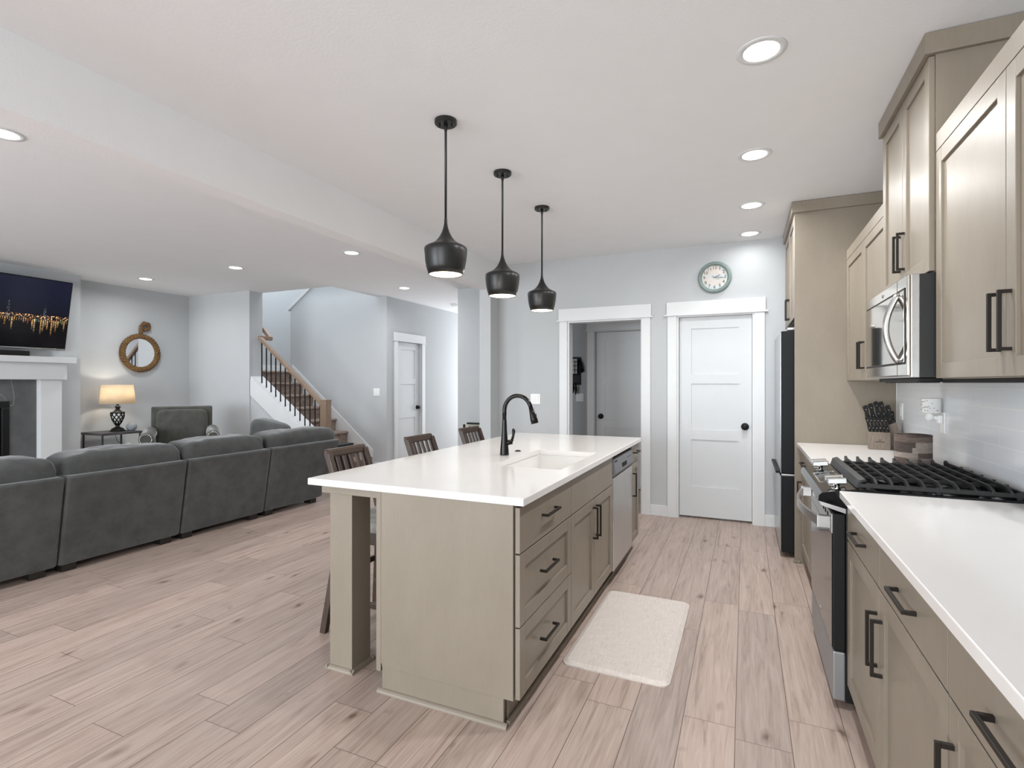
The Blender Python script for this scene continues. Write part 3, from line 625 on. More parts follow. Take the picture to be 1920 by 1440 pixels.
# end panel with its plinth, back panel, far panel
r_ = root('island_end_panel', 'flat taupe panel closing the near end of the island', 'panel', (-1.16, 1.895, 0))
m = MB(); m.box(-1.466, DF-0.026, 1.886, 1.903, 0.112, ZU-0.001, 0.001); m.box(-1.466, -0.875, 1.889, 1.903, 0.0, 0.113, 0.001); part('face_panel', m, cab_m, r_)
def qround(m, p0, p1, nrm, r=0.018):
    p0, p1, nrm = Vector(p0), Vector(p1), Vector(nrm); prof = [(0, 0)]+[(r*math.cos(a*PI/12), r*math.sin(a*PI/12)) for a in range(0, 7)]
    A = [m.bm.verts.new(p0+nrm*u+Vector((0, 0, v))) for u, v in prof]; B = [m.bm.verts.new(p1+nrm*u+Vector((0, 0, v))) for u, v in prof]
    n = len(A); fs = [m.bm.faces.new(A), m.bm.faces.new(B[::-1])]
    for i in range(n): fs.append(m.bm.faces.new([A[i], B[i], B[(i+1) % n], A[(i+1) % n]]))
    bmesh.ops.recalc_face_normals(m.bm, faces=fs)
m = MB(); qround(m, (-1.484, 1.889, 0), (-0.857, 1.889, 0), (0, -1, 0)); part('shoe_moulding', m, cab_m, r_)
m = MB(); m.box(-0.871, -0.853, 1.9, 4.385, 0.0, 0.018, 0.006); thing('toe_moulding', 'taupe shoe moulding along the island toe kick', 'moulding', m, cab_m)
m = MB(); m.box(-1.512, -1.487, 1.906, 4.39, 0.075, ZU-0.001, 0.001); thing('island_back_panel', 'flat taupe panel along the seating side of the island', 'panel', m, cab_m)
# overhang post with apron
r_ = root('island_post', 'square taupe post carrying the near corner of the island worktop', 'post', (-1.757, 2.015, 0))
m = MB(); m.box(-1.822, -1.688, 1.950, 2.084, 0, ZU-0.045, 0.003); part('post', m, cab_m, r_)
m = MB(); qround(m, (-1.84, 1.950, 0), (-1.67, 1.950, 0), (0, -1, 0)); qround(m, (-1.688, 1.932, 0), (-1.688, 2.102, 0), (1, 0, 0)); qround(m, (-1.822, 1.932, 0), (-1.822, 2.102, 0), (-1, 0, 0)); qround(m, (-1.84, 2.084, 0), (-1.67, 2.084, 0), (0, 1, 0)); part('shoe_moulding', m, cab_m, r_)
m = MB(); m.box(-1.862, -1.514, 1.938, 2.096, ZU-0.046, ZU-0.001, 0.002); part('apron', m, cab_m, r_)
# floor mat
m = MB()
def rrect(m, x0, x1, y0, y1, z0, z1, r, inset, n=6):
    def ring(i, z):
        P = []
        for cx, cy, a in ((x1-r, y1-r, 0), (x0+r, y1-r, PI/2), (x0+r, y0+r, PI), (x1-r, y0+r, 1.5*PI)):
            for k in range(n+1): P.append(m.bm.verts.new((cx+(r-i)*math.cos(a+k*PI/2/n), cy+(r-i)*math.sin(a+k*PI/2/n), z)))
        return P
    R = [ring(0, z0), ring(0, z0+(z1-z0)*0.4), ring(inset, z1)]; fs = []
    for A, B in zip(R, R[1:]):
        for i in range(len(A)):
            f = m.bm.faces.new([A[i], A[(i+1) % len(A)], B[(i+1) % len(B)], B[i]]); f.smooth = False; fs.append(f)
    fs.append(m.bm.faces.new(R[-1])); fs.append(m.bm.faces.new(R[0][::-1])); bmesh.ops.recalc_face_normals(m.bm, faces=fs)
rrect(m, -0.815, -0.308, 2.42, 3.405, 0.0, 0.017, 0.045, 0.022)
thing('kitchen_mat', 'pale beige woven anti-fatigue mat on the floor beside the island', 'mat', m, kmat_m)

# ------------------------------------------------------------------ right run: base cabinets, worktops
BF = 0.388; WX = XR-0.002
def base_cab(lab, y0, y1, hinge_far):
    r = root('base_cabinet', lab, 'cabinet', (0.7, (y0+y1)/2, 0), None)
    m = MB(); m.box(BF+0.022, WX-0.012, y0, y1, 0.105, ZU); m.box(BF+0.09, WX-0.012, y0, y1, 0, 0.105); part('carcass', m, cab_m, r)
    d = part('drawer', slab('x', BF, -1, y0+0.003, y1-0.003, 0.715, 0.872), cab_m, r); part('drawer_pull', pull('x', BF, -1, (y0+y1)/2, 0.79, False, L=0.178), bronze_m, d)
    d = part('cabinet_door', shaker('x', BF, -1, y0+0.003, y1-0.003, 0.112, 0.709), cab_m, r)
    part('door_pull', pull('x', BF, -1, y0+0.035 if hinge_far else y1-0.035, 0.538, True, L=0.178), bronze_m, d)
    return r
base_cab('taupe base cabinet with drawer and door right beside the range', 1.985, 2.556, True)
base_cab('taupe base cabinet second from the range on the near side', 1.374, 1.985, False)
base_cab('taupe base cabinet in the bottom right corner, nearest the viewer', 0.76, 1.374, False)
base_cab('taupe base cabinet on the far side of the range', 3.330, 3.92, True)
base_cab('taupe base cabinet between the range and the tall fridge panel', 3.92, 4.505, False)
m = MB(); m.box(0.360, WX-0.01, 0.74, 2.556, ZU, ZT, 0.003); thing('near_countertop', 'white quartz worktop on the near side of the range', 'countertop', m, quartz_m)
m = MB(); m.box(0.360, WX-0.01, 3.330, 4.516, ZU, ZT, 0.003); thing('far_countertop', 'short white quartz worktop between range and fridge panel', 'countertop', m, quartz_m)
m = MB(); m.box(XR-0.011, XR-0.0005, 0.74, 4.516, ZT+0.001, 1.374); thing('tile_backsplash', 'pale grey subway tile backsplash on the right wall', 'backsplash', m, tile_m)
m = MB(); m.box(XR-0.013, XR-0.0005, 4.508, 4.517, ZT+0.001, 1.374); struct('trim_8', m, trim_m, 'white edge strip of the backsplash', 'trim')

# tall panel, fridge and the cabinet above it
r_ = root('fridge_cabinet', 'taupe cabinet over the refrigerator with its tall floor-to-ceiling side panel', 'cabinet', (0.67, 5.02, 0))
m = MB(); m.box(0.345, WX, 4.519, 4.541, 0.0, H-0.005, 0.001); sp_ = part('side_panel', m, cab_m, r_)
m = MB(); m.box(0.337, 0.385, 4.507, 4.545, 0, 0.02, 0.005); part('shoe_moulding', m, cab_m, sp_)
m = MB(); m.box(0.365, WX, 4.543, 5.50, 1.86, H-0.003); part('carcass', m, cab_m, r_)
for a0, a1, hp in ((4.546, 5.02, 4.985), (5.024, 5.498, 5.06)):
    d = part('cabinet_door', shaker('x', 0.343, -1, a0, a1, 1.865, 2.65), cab_m, r_); part('door_pull', pull('x', 0.343, -1, hp, 1.985, True), bronze_m, d)
m = MB(); m.box(0.325, WX, 4.500, 4.5188, 2.655, H-0.003, 0.002); m.box(0.325, 0.3445, 4.5188, 5.50, 2.655, H-0.003, 0.002); part('crown_moulding', m, cab_m, r_)
r_ = root('refrigerator', 'dark sided bottom-freezer refrigerator beside the tall panel', 'refrigerator', (0.62, 5.08, 0))
m = MB(); m.box(0.36, 0.97, 4.62, 5.50, 0.03, 1.765, 0.004); part('body', m, fridge_m, r_)
def fdoor(y0, y1, z0, z1):
    o = MB(); o.box(0.262, 0.355, y0, y1, z0, z1, 0.006); f = MB(); f.box(0.254, 0.2618, y0+0.004, y1-0.004, z0+0.004, z1-0.004, 0.003); return o, f
for y0, y1, z0, z1, nm in ((4.622, 5.058, 0.655, 1.772, 'fridge_door'), (5.062, 5.498, 0.655, 1.772, 'fridge_door'), (4.622, 5.498, 0.04, 0.638, 'freezer_drawer')):
    a, b = fdoor(y0, y1, z0, z1); d = part(nm, a, fridge_m, r_); part('front_panel', b, fridgefront_m, d, 'brushed steel front')
m = MB(); m.box(0.30, 0.46, 4.622, 4.66, 1.774, 1.80, 0.008); part('hinge_cover', m, steel_m, r_)
m = MB(); m.box(0.262, 0.50, 4.63, 4.65, 0.64, 0.652); part('hinge', m, steel_m, r_)
m = MB(); m.box(0.225, 0.254, 4.70, 5.42, 0.645, 0.665, 0.004); part('freezer_handle', m, black_m, r_)
for y in (4.68, 5.44):
    m = MB(); m.cyl((0.40, y, 0), (0.40, y, 0.03), 0.02); part('foot', m, black_m, r_)

# upper cabinets ------------------------------------------------------------------
UF = 0.682
def upper_cab(lab, y0, y1, ysp, z0, z1, uf, band=True):
    r = root('wall_cabinet', lab, 'cabinet', (0.85, (y0+y1)/2, z0))
    m = MB(); m.box(uf+0.021, WX-(0.0 if z0 > 1.5 else 0.0), y0, y1, z0, z1); part('carcass', m, cab_m, r)
    zt = z1-0.072 if band else z1-0.085
    for a0, a1, hp in ((y0+0.002, ysp-0.0015, ysp-0.034), (ysp+0.0015, y1-0.002, ysp+0.034)):
        d = part('cabinet_door', shaker('x', uf, -1, a0, a1, z0+0.004, zt), cab_m, r)
        part('door_pull', pull('x', uf, -1, hp, z0+0.162, True), bronze_m, d)
    m = MB()
    if band: m.box(uf, uf+0.02, y0, y1, zt+0.003, z1, 0.0012)
    else:
        m.box(uf-0.017, uf+0.0206, y0-0.0003, y1+0.0003, zt+0.003, z1); m.box(uf-0.017, WX-0.02, y0-0.018, y0-0.0003, zt+0.003, z1); m.box(uf-0.017, WX-0.02, y1+0.0003, y1+0.012, zt+0.003, z1)
    part('top_band' if band else 'crown_moulding', m, cab_m, r)
    return r
upper_cab('taupe wall cabinet at the right edge, nearest the viewer', 1.335, 2.548, 1.945, 1.378, 2.335, UF)
upper_cab('taupe wall cabinet between the microwave and the tall fridge panel', 3.334, 4.517, 3.93, 1.378, 2.335, UF)
upper_cab('taller taupe wall cabinet with crown above the microwave', 2.562, 3.320, 2.945, 1.802, 2.737, 0.664, band=False)
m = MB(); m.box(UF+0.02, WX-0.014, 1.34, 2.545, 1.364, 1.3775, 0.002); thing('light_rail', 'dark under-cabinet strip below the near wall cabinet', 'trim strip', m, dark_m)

# microwave
r_ = root('microwave', 'over-range microwave with mirrored door and bowed steel handle', 'microwave', (0.8, 2.94, 1.38))
m = MB(); m.box(0.636, WX-0.014, 2.564, 3.318, 1.385, 1.798, 0.002); part('body', m, mwside_m, r_)
m = MB(); m.box(0.606, 0.6355, 2.562, 3.320, 1.385, 1.799, 0.003); part('front_frame', m, steel_m, r_)
m = MB(); m.box(0.594, 0.6058, 2.562, 3.320, 1.392, 1.799, 0.004); dd = part('microwave_door', m, plain('polished_steel_front', srgb(205, 200, 192), 0.1, metal=1.0, var=0.01), r_)
m = MB(); m.box(0.5905, 0.5938, 2.60, 3.312, 1.448, 1.742, 0.001); part('door_window', m, mwglass_m, dd)
m = MB()
pts = [(0.593-0.046*math.sin(PI*k/20)**0.85, 2.685, 1.738-0.289*k/20) for k in range(21)]
m.tube(pts, 0.0125, 14); part('handle', m, steel_m, dd)
m = MB(); m.box(0.5915, 0.59385, 2.592, 3.316, 1.440, 1.750); part('window_frame', m, black_m, dd)
m = MB(); m.box(0.5932, 0.5942, 2.715, 2.7165, 1.395, 1.795); part('panel_seam', m, black_m, dd)
m = MB(); m.lathe([(0, 0), (0.009, 0), (0.009, 0.0015)], (0.5925, 2.975, 1.772), axis='x', n=16); m.box(0.5927, 0.594, 2.945, 2.962, 1.768, 1.776); part('badge', m, plain('badge_grey', srgb(150, 148, 146), 0.3, metal=0.8), dd)
m = MB(); m.box(0.64, 0.95, 2.60, 3.28, 1.368, 1.3845, 0.003)
for k in range(14): m.box(0.655, 0.72, 2.64+0.043*k, 2.665+0.043*k, 1.364, 1.369)
part('vent_grille', m, black_m, r_)

# ------------------------------------------------------------------ range
ry0, ry1 = 2.562, 3.324
r_ = root('range', 'slide-in gas range with black glass panel and steel handle', 'stove', (0.67, 2.943, 0))
m = MB(); m.box(0.385, WX-0.014, ry0+0.002, ry1-0.002, 0.03, 0.90, 0.003); part('body', m, black_m, r_)
m = MB(); m.box(0.42, 0.9, ry0+0.03, ry1-0.03, 0, 0.03); part('plinth', m, dark_m, r_)
m = MB(); m.box(0.43, WX-0.014, ry0, ry1, 0.9, 0.922, 0.003); part('cooktop', m, bglass_m, r_)
m = MB(); m.prism([(0.284, 0.866), (0.286, 0.888), (0.298, 0.900), (0.429, 0.925), (0.429, 0.85), (0.385, 0.84)], 'y', ry0, ry1, 0.002); cp = part('control_panel', m, bglass_m, r_)
m = MB(); m.prism([(0.286, 0.864), (0.296, 0.846), (0.384, 0.818), (0.3845, 0.838)], 'y', ry0+0.002, ry1-0.002); part('fascia', m, steel_m, r_)
zt_ = lambda x: 0.900+0.025*(x-0.298)/0.131        # surface height of the sloping panel
m = MB()
for a in ((2.80, 2.808), (3.068, 3.076)): m.hexa([(0.315, a[0], zt_(0.315)-.002), (0.41, a[0], zt_(0.41)-.002), (0.41, a[1], zt_(0.41)-.002), (0.315, a[1], zt_(0.315)-.002), (0.315, a[0], zt_(0.315)+.0015), (0.41, a[0], zt_(0.41)+.0015), (0.41, a[1], zt_(0.41)+.0015), (0.315, a[1], zt_(0.315)+.0015)])
for x in (0.315, 0.404): m.box(x, x+0.006, 2.80, 3.076, zt_(x)-.002, zt_(x+0.006)+.0015)
part('display_frame', m, chrome_m, cp)
for y in (2.632, 2.712, 3.168, 3.248):
    m = MB(); x = 0.362; zc = zt_(x)-0.003; m.lathe([(0, 0.020), (0.011, 0.020), (0.011, 0.004), (0.021, 0.003), (0.022, 0)], (x, y, zc), n=20)
    m.hexa([(x-0.036, y-0.014, zc+0.018), (x+0.036, y-0.014, zc+0.024), (x+0.036, y+0.014, zc+0.024), (x-0.036, y+0.014, zc+0.018), (x-0.036, y-0.011, zc+0.042), (x+0.034, y-0.011, zc+0.050), (x+0.034, y+0.011, zc+0.050), (x-0.036, y+0.011, zc+0.042)], 0.004, 3); part('knob', m, chrome_m, cp)
m = MB(); m.box(0.338, 0.384, ry0+0.004, ry1-0.004, 0.242, 0.815, 0.004); dd = part('oven_door', m, black_m, r_)
m = MB(); m.box(0.3345, 0.3378, ry0+0.012, ry1-0.012, 0.25, 0.725, 0.001); part('oven_window', m, ovenglass_m, dd)
m = MB(); m.box(0.333, 0.3378, ry0+0.006, ry1-0.006, 0.73, 0.812, 0.001)
part('door_trim', m, steel_m, dd)
for k in range(9):
    m = MB(); m.box(0.3318, 0.3332, 2.66+0.066*k, 2.69+0.066*k, 0.782, 0.800); part('vent_slot', m, dark_m, dd)
m = MB(); pts = []
for k in range(17):
    s = k/16; pts.append((0.282-0.045*math.sin(PI*s), ry0+0.045+(ry1-ry0-0.09)*s, 0.772))
for a, b in zip(pts, pts[1:]): pass
# flat bowed bar
bm = m.bm; rings = []
for (x, y, z) in pts: rings.append([bm.verts.new((x, y, z-0.019)), bm.verts.new((x+0.011, y, z-0.019)), bm.verts.new((x+0.011, y, z+0.019)), bm.verts.new((x, y, z+0.019))])
fs = []
for A, B in zip(rings, rings[1:]):
    for k in range(4): fs.append(bm.faces.new([A[k], A[(k+1) % 4], B[(k+1) % 4], B[k]]))
fs += [bm.faces.new(rings[0]), bm.faces.new(rings[-1][::-1])]; bmesh.ops.recalc_face_normals(bm, faces=fs)
for y in (ry0+0.02, ry1-0.05): m.box(0.282, 0.3329, y, y+0.03, 0.746, 0.798, 0.003)
part('oven_handle', m, steel_m, dd)
m = MB(); m.box(0.338, 0.384, ry0+0.004, ry1-0.004, 0.032, 0.236, 0.006); part('storage_drawer', m, plain('brushed_drawer_steel', srgb(150, 151, 153), 0.45, metal=0.6), r_)
m = MB(); m.lathe([(0, -0.0012), (0.006, -0.0012), (0.006, 0)], (0.3343, 2.94, 0.285), axis='x', n=14); m.box(0.3333, 0.3345, 2.905, 2.93, 0.281, 0.288); part('badge', m, chrome_m, dd)
# burners and grates
for bx, by, br in ((0.56, 2.72, 0.045), (0.83, 2.72, 0.038), (0.69, 2.943, 0.052), (0.56, 3.17, 0.038), (0.83, 3.17, 0.045)):
    m = MB(); m.lathe([(0, 0.024), (br, 0.024), (br+0.003, 0.02), (br, 0.014), (br*0.8, 0.012), (br*1.15, 0.006), (br*1.2, 0)], (bx, by, 0.922), n=24); part('burner', m, iron_m, r_)
m = MB(); gx0, gx1, gy0, gy1 = 0.435, 0.965, 2.585, 3.30
for y in (gy0, gy1): m.box(gx0, gx1, y-0.007, y+0.007, 0.928, 0.946, 0.003)
for x in (gx0+0.475+0.045,): m.box(x-0.006, x+0.006, gy0, gy1, 0.928, 0.952, 0.003)
m.prism([(gx0-0.012, 0.926), (gx0-0.002, 0.958), (gx0+0.020, 0.966), (gx0+0.026, 0.960), (gx0+0.006, 0.950), (gx0+0.0, 0.926)], 'y', gy0-0.005, gy1+0.005, 0.001)
for k in range(9):
    x = gx0+0.058+0.0535*k
    m.prism([(gy0-0.010, 0.940), (gy0-0.008, 0.952), (gy0+0.035, 0.966), (gy1-0.035, 0.966), (gy1-0.006, 0.974), (gy1+0.006, 0.968), (gy1+0.004, 0.940), (gy1-0.01, 0.940), (gy1-0.045, 0.954), (gy0+0.045, 0.954), (gy0+0.008, 0.940)], 'x', x-0.005, x+0.005, 0.0)
for y in (2.70, 2.82, 2.943, 3.06, 3.18): m.box(gx0+0.02, gx1-0.01, y-0.004, y+0.004, 0.948, 0.960, 0.001)
for x in (gx0+0.03, 0.7, gx1-0.02):
    for y in (gy0, 2.82, 3.06, gy1): m.box(x-0.007, x+0.007, y-0.0065, y+0.0065, 0.922, 0.948)
part('grate', m, iron_m, r_)
m = MB(); m.box(0.955, WX-0.014, ry0+0.01, ry1-0.01, 0.9222, 0.935, 0.002); part('back_trim', m, steel_m, r_)

# counter objects
m = MB(); m.lathe([(0, 0), (0.081, 0), (0.083, 0.004), (0.083, 0.168), (0.0835, 0.172), (0.080, 0.175), (0.074, 0.172), (0.072, 0.03), (0, 0.03)], (0.824, 3.445, ZT), n=40)
thing('wooden_canister', 'round reclaimed-wood canister on the worktop behind the range', 'canister', m, barrel_m)
kb = (0.838, 4.30)
r_ = root('knife_block', 'wooden knife block on the far worktop by the backsplash', 'knife block', (kb[0], kb[1], ZT))
m = MB(); m.box(kb[0]-0.067, kb[0]+0.055, kb[1]-0.055, kb[1]-0.005, ZT, ZT+0.118, 0.003); part('front_block', m, block_m, r_)
m = MB(); m.prism([(kb[0]+0.045, ZT), (kb[0]+0.135, ZT), (kb[0]+0.135, ZT+0.08), (kb[0]+0.095, ZT+0.185), (kb[0]+0.045, ZT+0.16)], 'y', kb[1]-0.0045, kb[1]+0.085, 0.002); part('rear_block', m, block_m, r_)
m = MB(); m.box(kb[0]-0.03, kb[0]+0.02, kb[1]-0.0558, kb[1]-0.0549, ZT+0.05, ZT+0.056); m.box(kb[0]-0.012, kb[0]+0.002, kb[1]-0.0558, kb[1]-0.0549, ZT+0.062, ZT+0.068); part('stamp', m, plain('burnt_stamp', srgb(80, 66, 56), 0.8), r_)
def knife(x, y, z, L, lean, lab, grp, s=1.0):
    r = root('kitchen_knife', lab, 'knife', (x, y, z), grp)
    dx = -math.sin(lean); dz = math.cos(lean)
    P = lambda t, o=0: (x+dx*t*L+o*dz, y, z+dz*t*L-o*dx)
    w = 0.0105*s; pr = [(-w*.8, 0), (-w*1.1, .25), (-w*.85, .6), (-w*1.25, .92), (-w*.6, 1.0), (w*.8, 1.02), (w*1.1, .85), (w*.8, .5), (w*1.1, .2), (w*.8, 0)]
    m = MB(); pts = [P(t, o) for o, t in pr]; m.prism([(p[0], p[2]) for p in pts], 'y', y-0.0065*s, y+0.0065*s, 0.0015); hd = part('handle', m, black_m, r)
    m = MB()
    for t in (0.25, 0.75): q = P(t); m.lathe([(0, -0.0075*s), (0.003, -0.0075*s), (0.003, 0)], q, axis='y', n=8)
    part('rivet', m, chrome_m, hd)
for k in range(6):
    knife(kb[0]-0.055+0.0205*k, kb[1]-0.03, ZT+0.1185, 0.105, 0.22, ['leftmost', 'second from left', 'third from left', 'fourth from left', 'fifth from left', 'rightmost'][k]+' of the six small black knives in the front row of the block', 'steak knives in the block', 0.85)
for k in range(4):
    knife(kb[0]-0.055+0.03*k, kb[1]+0.012, ZT+0.185+0.014*min(k, 2), 0.112, 0.22, ['leftmost', 'second from left', 'third from left', 'rightmost'][k]+' of the four larger black knives standing behind the front row', 'large knives in the block', 1.25)
for k, lb in enumerate(('taller knife', 'shorter knife')):
    knife(kb[0]+0.070+0.022*k, kb[1]+0.03+0.03*k, ZT+0.172-0.005*k, 0.125-0.035*k, 0.12, lb+' with black handle in the slanted rear part of the block', 'knives in the rear slots', 1.3)
# wax warmer on the outlet, switch by the corner
r_ = root('wall_outlet', 'white outlet plate on the backsplash tiles holding the plug-in warmer', 'outlet', (XR-0.012, 3.545, 1.15))
m = MB(); m.box(XR-0.018, XR-0.0112, 3.508, 3.578, 1.092, 1.208, 0.003); part('plate', m, plate_m, r_)
r_ = root('wax_warmer', 'white dotted plug-in wax warmer on the backsplash outlet', 'wax warmer', (0.93, 3.545, 1.14))
m = MB(); m.lathe([(0, 0), (0.038, 0), (0.042, 0.004), (0.044, 0.075), (0.046, 0.08), (0.040, 0.078), (0.036, 0.02), (0, 0.02)], (0.932, 3.555, 1.200), n=28); sh = part('lamp_shade', m, plate_m, r_)
m = MB()
for k in range(26):
    a = PI+random.uniform(-1.5, 1.5)+0.5; z = 1.209+random.random()*0.06; m.box(0.932+0.044*math.cos(a)-0.0015, 0.932+0.044*math.cos(a)+0.0015, 3.555+0.044*math.sin(a)-0.0015, 3.555+0.044*math.sin(a)+0.0015, z, z+0.003)
part('dot_pattern', m, dark_m, sh)
m = MB(); m.lathe([(0, -0.022), (0.012, -0.02), (0.02, -0.008), (0.02, 0.006), (0.014, 0.02), (0, 0.022)], (0.925, 3.555, 1.178), n=20); m.tube([(0.925, 3.555, 1.178), (0.955, 3.552, 1.175), (XR-0.02, 3.545, 1.168)], [0.012, 0.011, 0.014], 12); m.box(0.955, XR-0.0182, 3.528, 3.562, 1.145, 1.19, 0.005); part('plug_arm', m, plate_m, r_)
def switch_plate(lab, ax, pl, out, a, z, n, vert=False):
    r = root('light_switch', lab, 'switch', (pl, a, z) if ax == 'x' else (a, pl, z))
    w = 0.036+0.023*(n-1)+0.0
    m = MB(); fbox(m, ax, pl, out, a-w, a+w, z-0.058, z+0.058, -0.006, -0.0003, 0.002); part('plate', m, plate_m, r)
    for k in range(n):
        c = a+(k-(n-1)/2)*0.046; m = MB(); fbox(m, ax, pl, out, c-0.0165, c+0.0165, z-0.033, z+0.033, -0.0095, -0.0058, 0.0015); part('rocker', m, plate_m, r)
switch_plate('white switch plate on the backsplash beside the tall panel', 'x', XR-0.011, -1, 4.38, 1.17, 1)
switch_plate('white double switch on the back wall left of the mudroom opening', 'y', YB, -1, -2.175, 1.185, 2)
switch_plate('white double switch on the dark mudroom wall below the organiser', 'y', 7.45, -1, -2.215, 1.158, 2)
switch_plate('white double switch on the stair wall left of the closet door', 'y', 6.76, -1, -5.355, 1.226, 2)
m = MB(); m.box(XL+0.0003, XL+0.006, 4.60, 4.67, 0.39, 0.51, 0.002); r_ = thing('wall_outlet', 'white outlet on the living room wall under the side table', 'outlet', m, plate_m)

# clock
cc = (-0.274, YB-0.001, 2.408)
r_ = root('wall_clock', 'round teal rimmed clock with weathered plank face above the pantry door', 'clock', cc)
m = MB(); m.lathe([(0.118, -0.018), (0.125, -0.03), (0.137, -0.038), (0.150, -0.033), (0.155, -0.018), (0.155, -0.0003), (0.118, -0.0003)], cc, axis='y', n=56, closed=True); part('rim', m, teal_m, r_)
m = MB(); m.lathe([(0, -0.014), (0.121, -0.014), (0.121, -0.002), (0, -0.002)], cc, axis='y', n=48, smooth=False); fc = part('clock_face', m, clock_m, r_)
num_m = plain('clock_ink', srgb(62, 58, 58), 0.6)
def text_mb(txt, size, pos, mbs, mirror=False, depth=0.0006):
    cu = bpy.data.curves.new('t', 'FONT'); cu.body = txt; cu.size = size; cu.align_x = 'CENTER'; cu.align_y = 'CENTER'; cu.extrude = depth; cu.resolution_u = 3
    ob = bpy.data.objects.new('t', cu); COL.objects.link(ob)
    me = bpy.data.meshes.new_from_object(ob.evaluated_get(bpy.context.evaluated_depsgraph_get()))
    vm = [mbs.bm.verts.new((pos[0]+v.co.x, pos[1]-v.co.z, pos[2]+v.co.y)) for v in me.vertices]
    for p in me.polygons:
        try: mbs.bm.faces.new([vm[i] for i in p.vertices])
        except ValueError: pass
    bpy.data.objects.remove(ob); bpy.data.curves.remove(cu); bpy.data.meshes.remove(me)
bpy.context.view_layer.update()
m = MB()
for k in range(1, 13):
    a = PI/2-k*PI/6; text_mb(str(k), 0.046, (cc[0]+0.096*math.cos(a), cc[1]-0.0147, cc[2]+0.096*math.sin(a)), m)
part('numerals', m, num_m, fc)
def hand(a, L, w, tail, y):
    m = MB(); d = Vector((math.cos(a), 0, math.sin(a))); n = Vector((-d.z, 0, d.x)); c = Vector((cc[0], cc[1]-y, cc[2]))
    P = [c-d*tail-n*w*.6, c+n*(-w*.5), c+d*L*.65-n*w, c+d*L, c+d*L*.65+n*w, c+n*w*.5, c-d*tail+n*w*.6]
    m.prism([(p.x, p.z) for p in P], 'y', c.y-0.0008, c.y); return m
part('hour_hand', hand(math.radians(24), 0.065, 0.0028, 0.012, 0.0165), black_m, r_)
part('minute_hand', hand(math.radians(-4), 0.098, 0.0024, 0.015, 0.0185), black_m, r_)
part('second_hand', hand(math.radians(150), 0.035, 0.0016, 0.05, 0.0205), black_m, r_)

# mudroom wall organiser (hangs on the alcove wall, faces the kitchen)
yw = 7.45
r_ = root('mail_organizer', 'black wire mail organiser hanging on the dark mudroom wall', 'wall organizer', (-2.292, yw, 1.34))
m = MB()
for z in (1.50, 1.56, 1.62, 1.68): m.tube([(-2.392, yw-0.012, z), (-2.392, yw-0.07, z), (-2.227, yw-0.07, z), (-2.227, yw-0.012, z)], 0.004, 6)
for x in (-2.392, -2.352, -2.312, -2.272, -2.227): m.tube([(x, yw-0.07, 1.48), (x, yw-0.07, 1.70)], 0.004, 6)
part('wire_basket', m, black_m, r_)
m = MB(); m.box(-2.402, -2.197, yw-0.012, yw-0.0005, 1.34, 1.75, 0.003); part('back_board', m, black_m, r_)
m = MB()
for k in range(4): m.cyl((-2.372+0.05*k, yw-0.012, 1.37), (-2.372+0.05*k, yw-0.05, 1.365), 0.006, 8)
part('hook', m, black_m, r_)
m = MB(); m.box(-2.382, -2.242, yw-0.062, yw-0.03, 1.50, 1.72, 0.003); thing('mail_stack', 'pale letters standing in the mudroom wire organiser', 'mail', m, plain('paper', srgb(205, 205, 205), 0.8))
m = MB(); m.tube([(-2.21, yw-0.03, 1.72), (-2.177, yw-0.035, 1.64), (-2.157, yw-0.035, 1.54), (-2.177, yw-0.035, 1.52), (-2.192, yw-0.032, 1.60), (-2.214, yw-0.03, 1.70)], 0.013, 8); thing('dog_leash', 'black looped strap hanging at the edge of the mudroom organiser', 'strap', m, black_m)
m = MB(); m.tube([(-2.302, yw-0.055, 1.365), (-2.297, yw-0.055, 1.30), (-2.307, yw-0.05, 1.22)], [0.007, 0.022, 0.01], 8); m.tube([(-2.262, yw-0.055, 1.365), (-2.257, yw-0.055, 1.28), (-2.262, yw-0.05, 1.20)], [0.007, 0.018, 0.008], 8); thing('key_bunch', 'bunch of dark keys hanging below the mudroom organiser', 'keys', m, black_m)

# ------------------------------------------------------------------ pendants and can lights
def pendant():
    r = root('pendant_light', 'x', 'pendant light', (0, 0, 0), 'pendant lights over the island')
    m = MB(); m.lathe([(0, H-0.0005), (0.058, H-0.0005), (0.058, H-0.018), (0.054, H-0.022), (0, H-0.022)], n=32, smooth=False); c = part('canopy', m, pend_m, r)
    m = MB()
    for s in (-1, 1): m.cyl((0.03*s, 0.01*s, H-0.02), (0.03*s, 0.01*s, H-0.034), 0.004, 8)
    part('screw', m, black_m, c)
    m = MB(); m.lathe([(0, H-0.02), (0.011, H-0.02), (0.009, H-0.035), (0.0085, H-0.05), (0.0065, H-0.06), (0.0062, 2.215), (0, 2.215)], n=14); part('rod', m, pend_m, r)
    m = MB(); out = [(0.0075, 2.225), (0.0085, 2.20), (0.012, 2.18), (0.020, 2.155), (0.034, 2.128), (0.054, 2.104), (0.078, 2.088), (0.097, 2.080), (0.1085, 2.073), (0.1125, 2.064), (0.112, 2.045), (0.108, 2.005), (0.100, 1.965), (0.088, 1.930)]
    m.lathe(out+[(0.0855, 1.931)]+[(max(rr-0.004, 0.004), zz-0.003) for rr, zz in out[::-1][1:]], n=40); sh = part('lamp_shade', m, pend_m, r)
    m = MB(); m.lathe([(0, 1.931), (0.05, 1.932), (0.0845, 1.9335), (0.087, 1.945), (0, 1.95)], n=36); part('diffuser', m, bulb_m, r, 'glowing warm diffuser')
    return r
P0 = pendant()
plabs = ['nearest of the three black pendants over the island', 'middle of the three black pendants over the island', 'farthest of the three black pendants over the island']
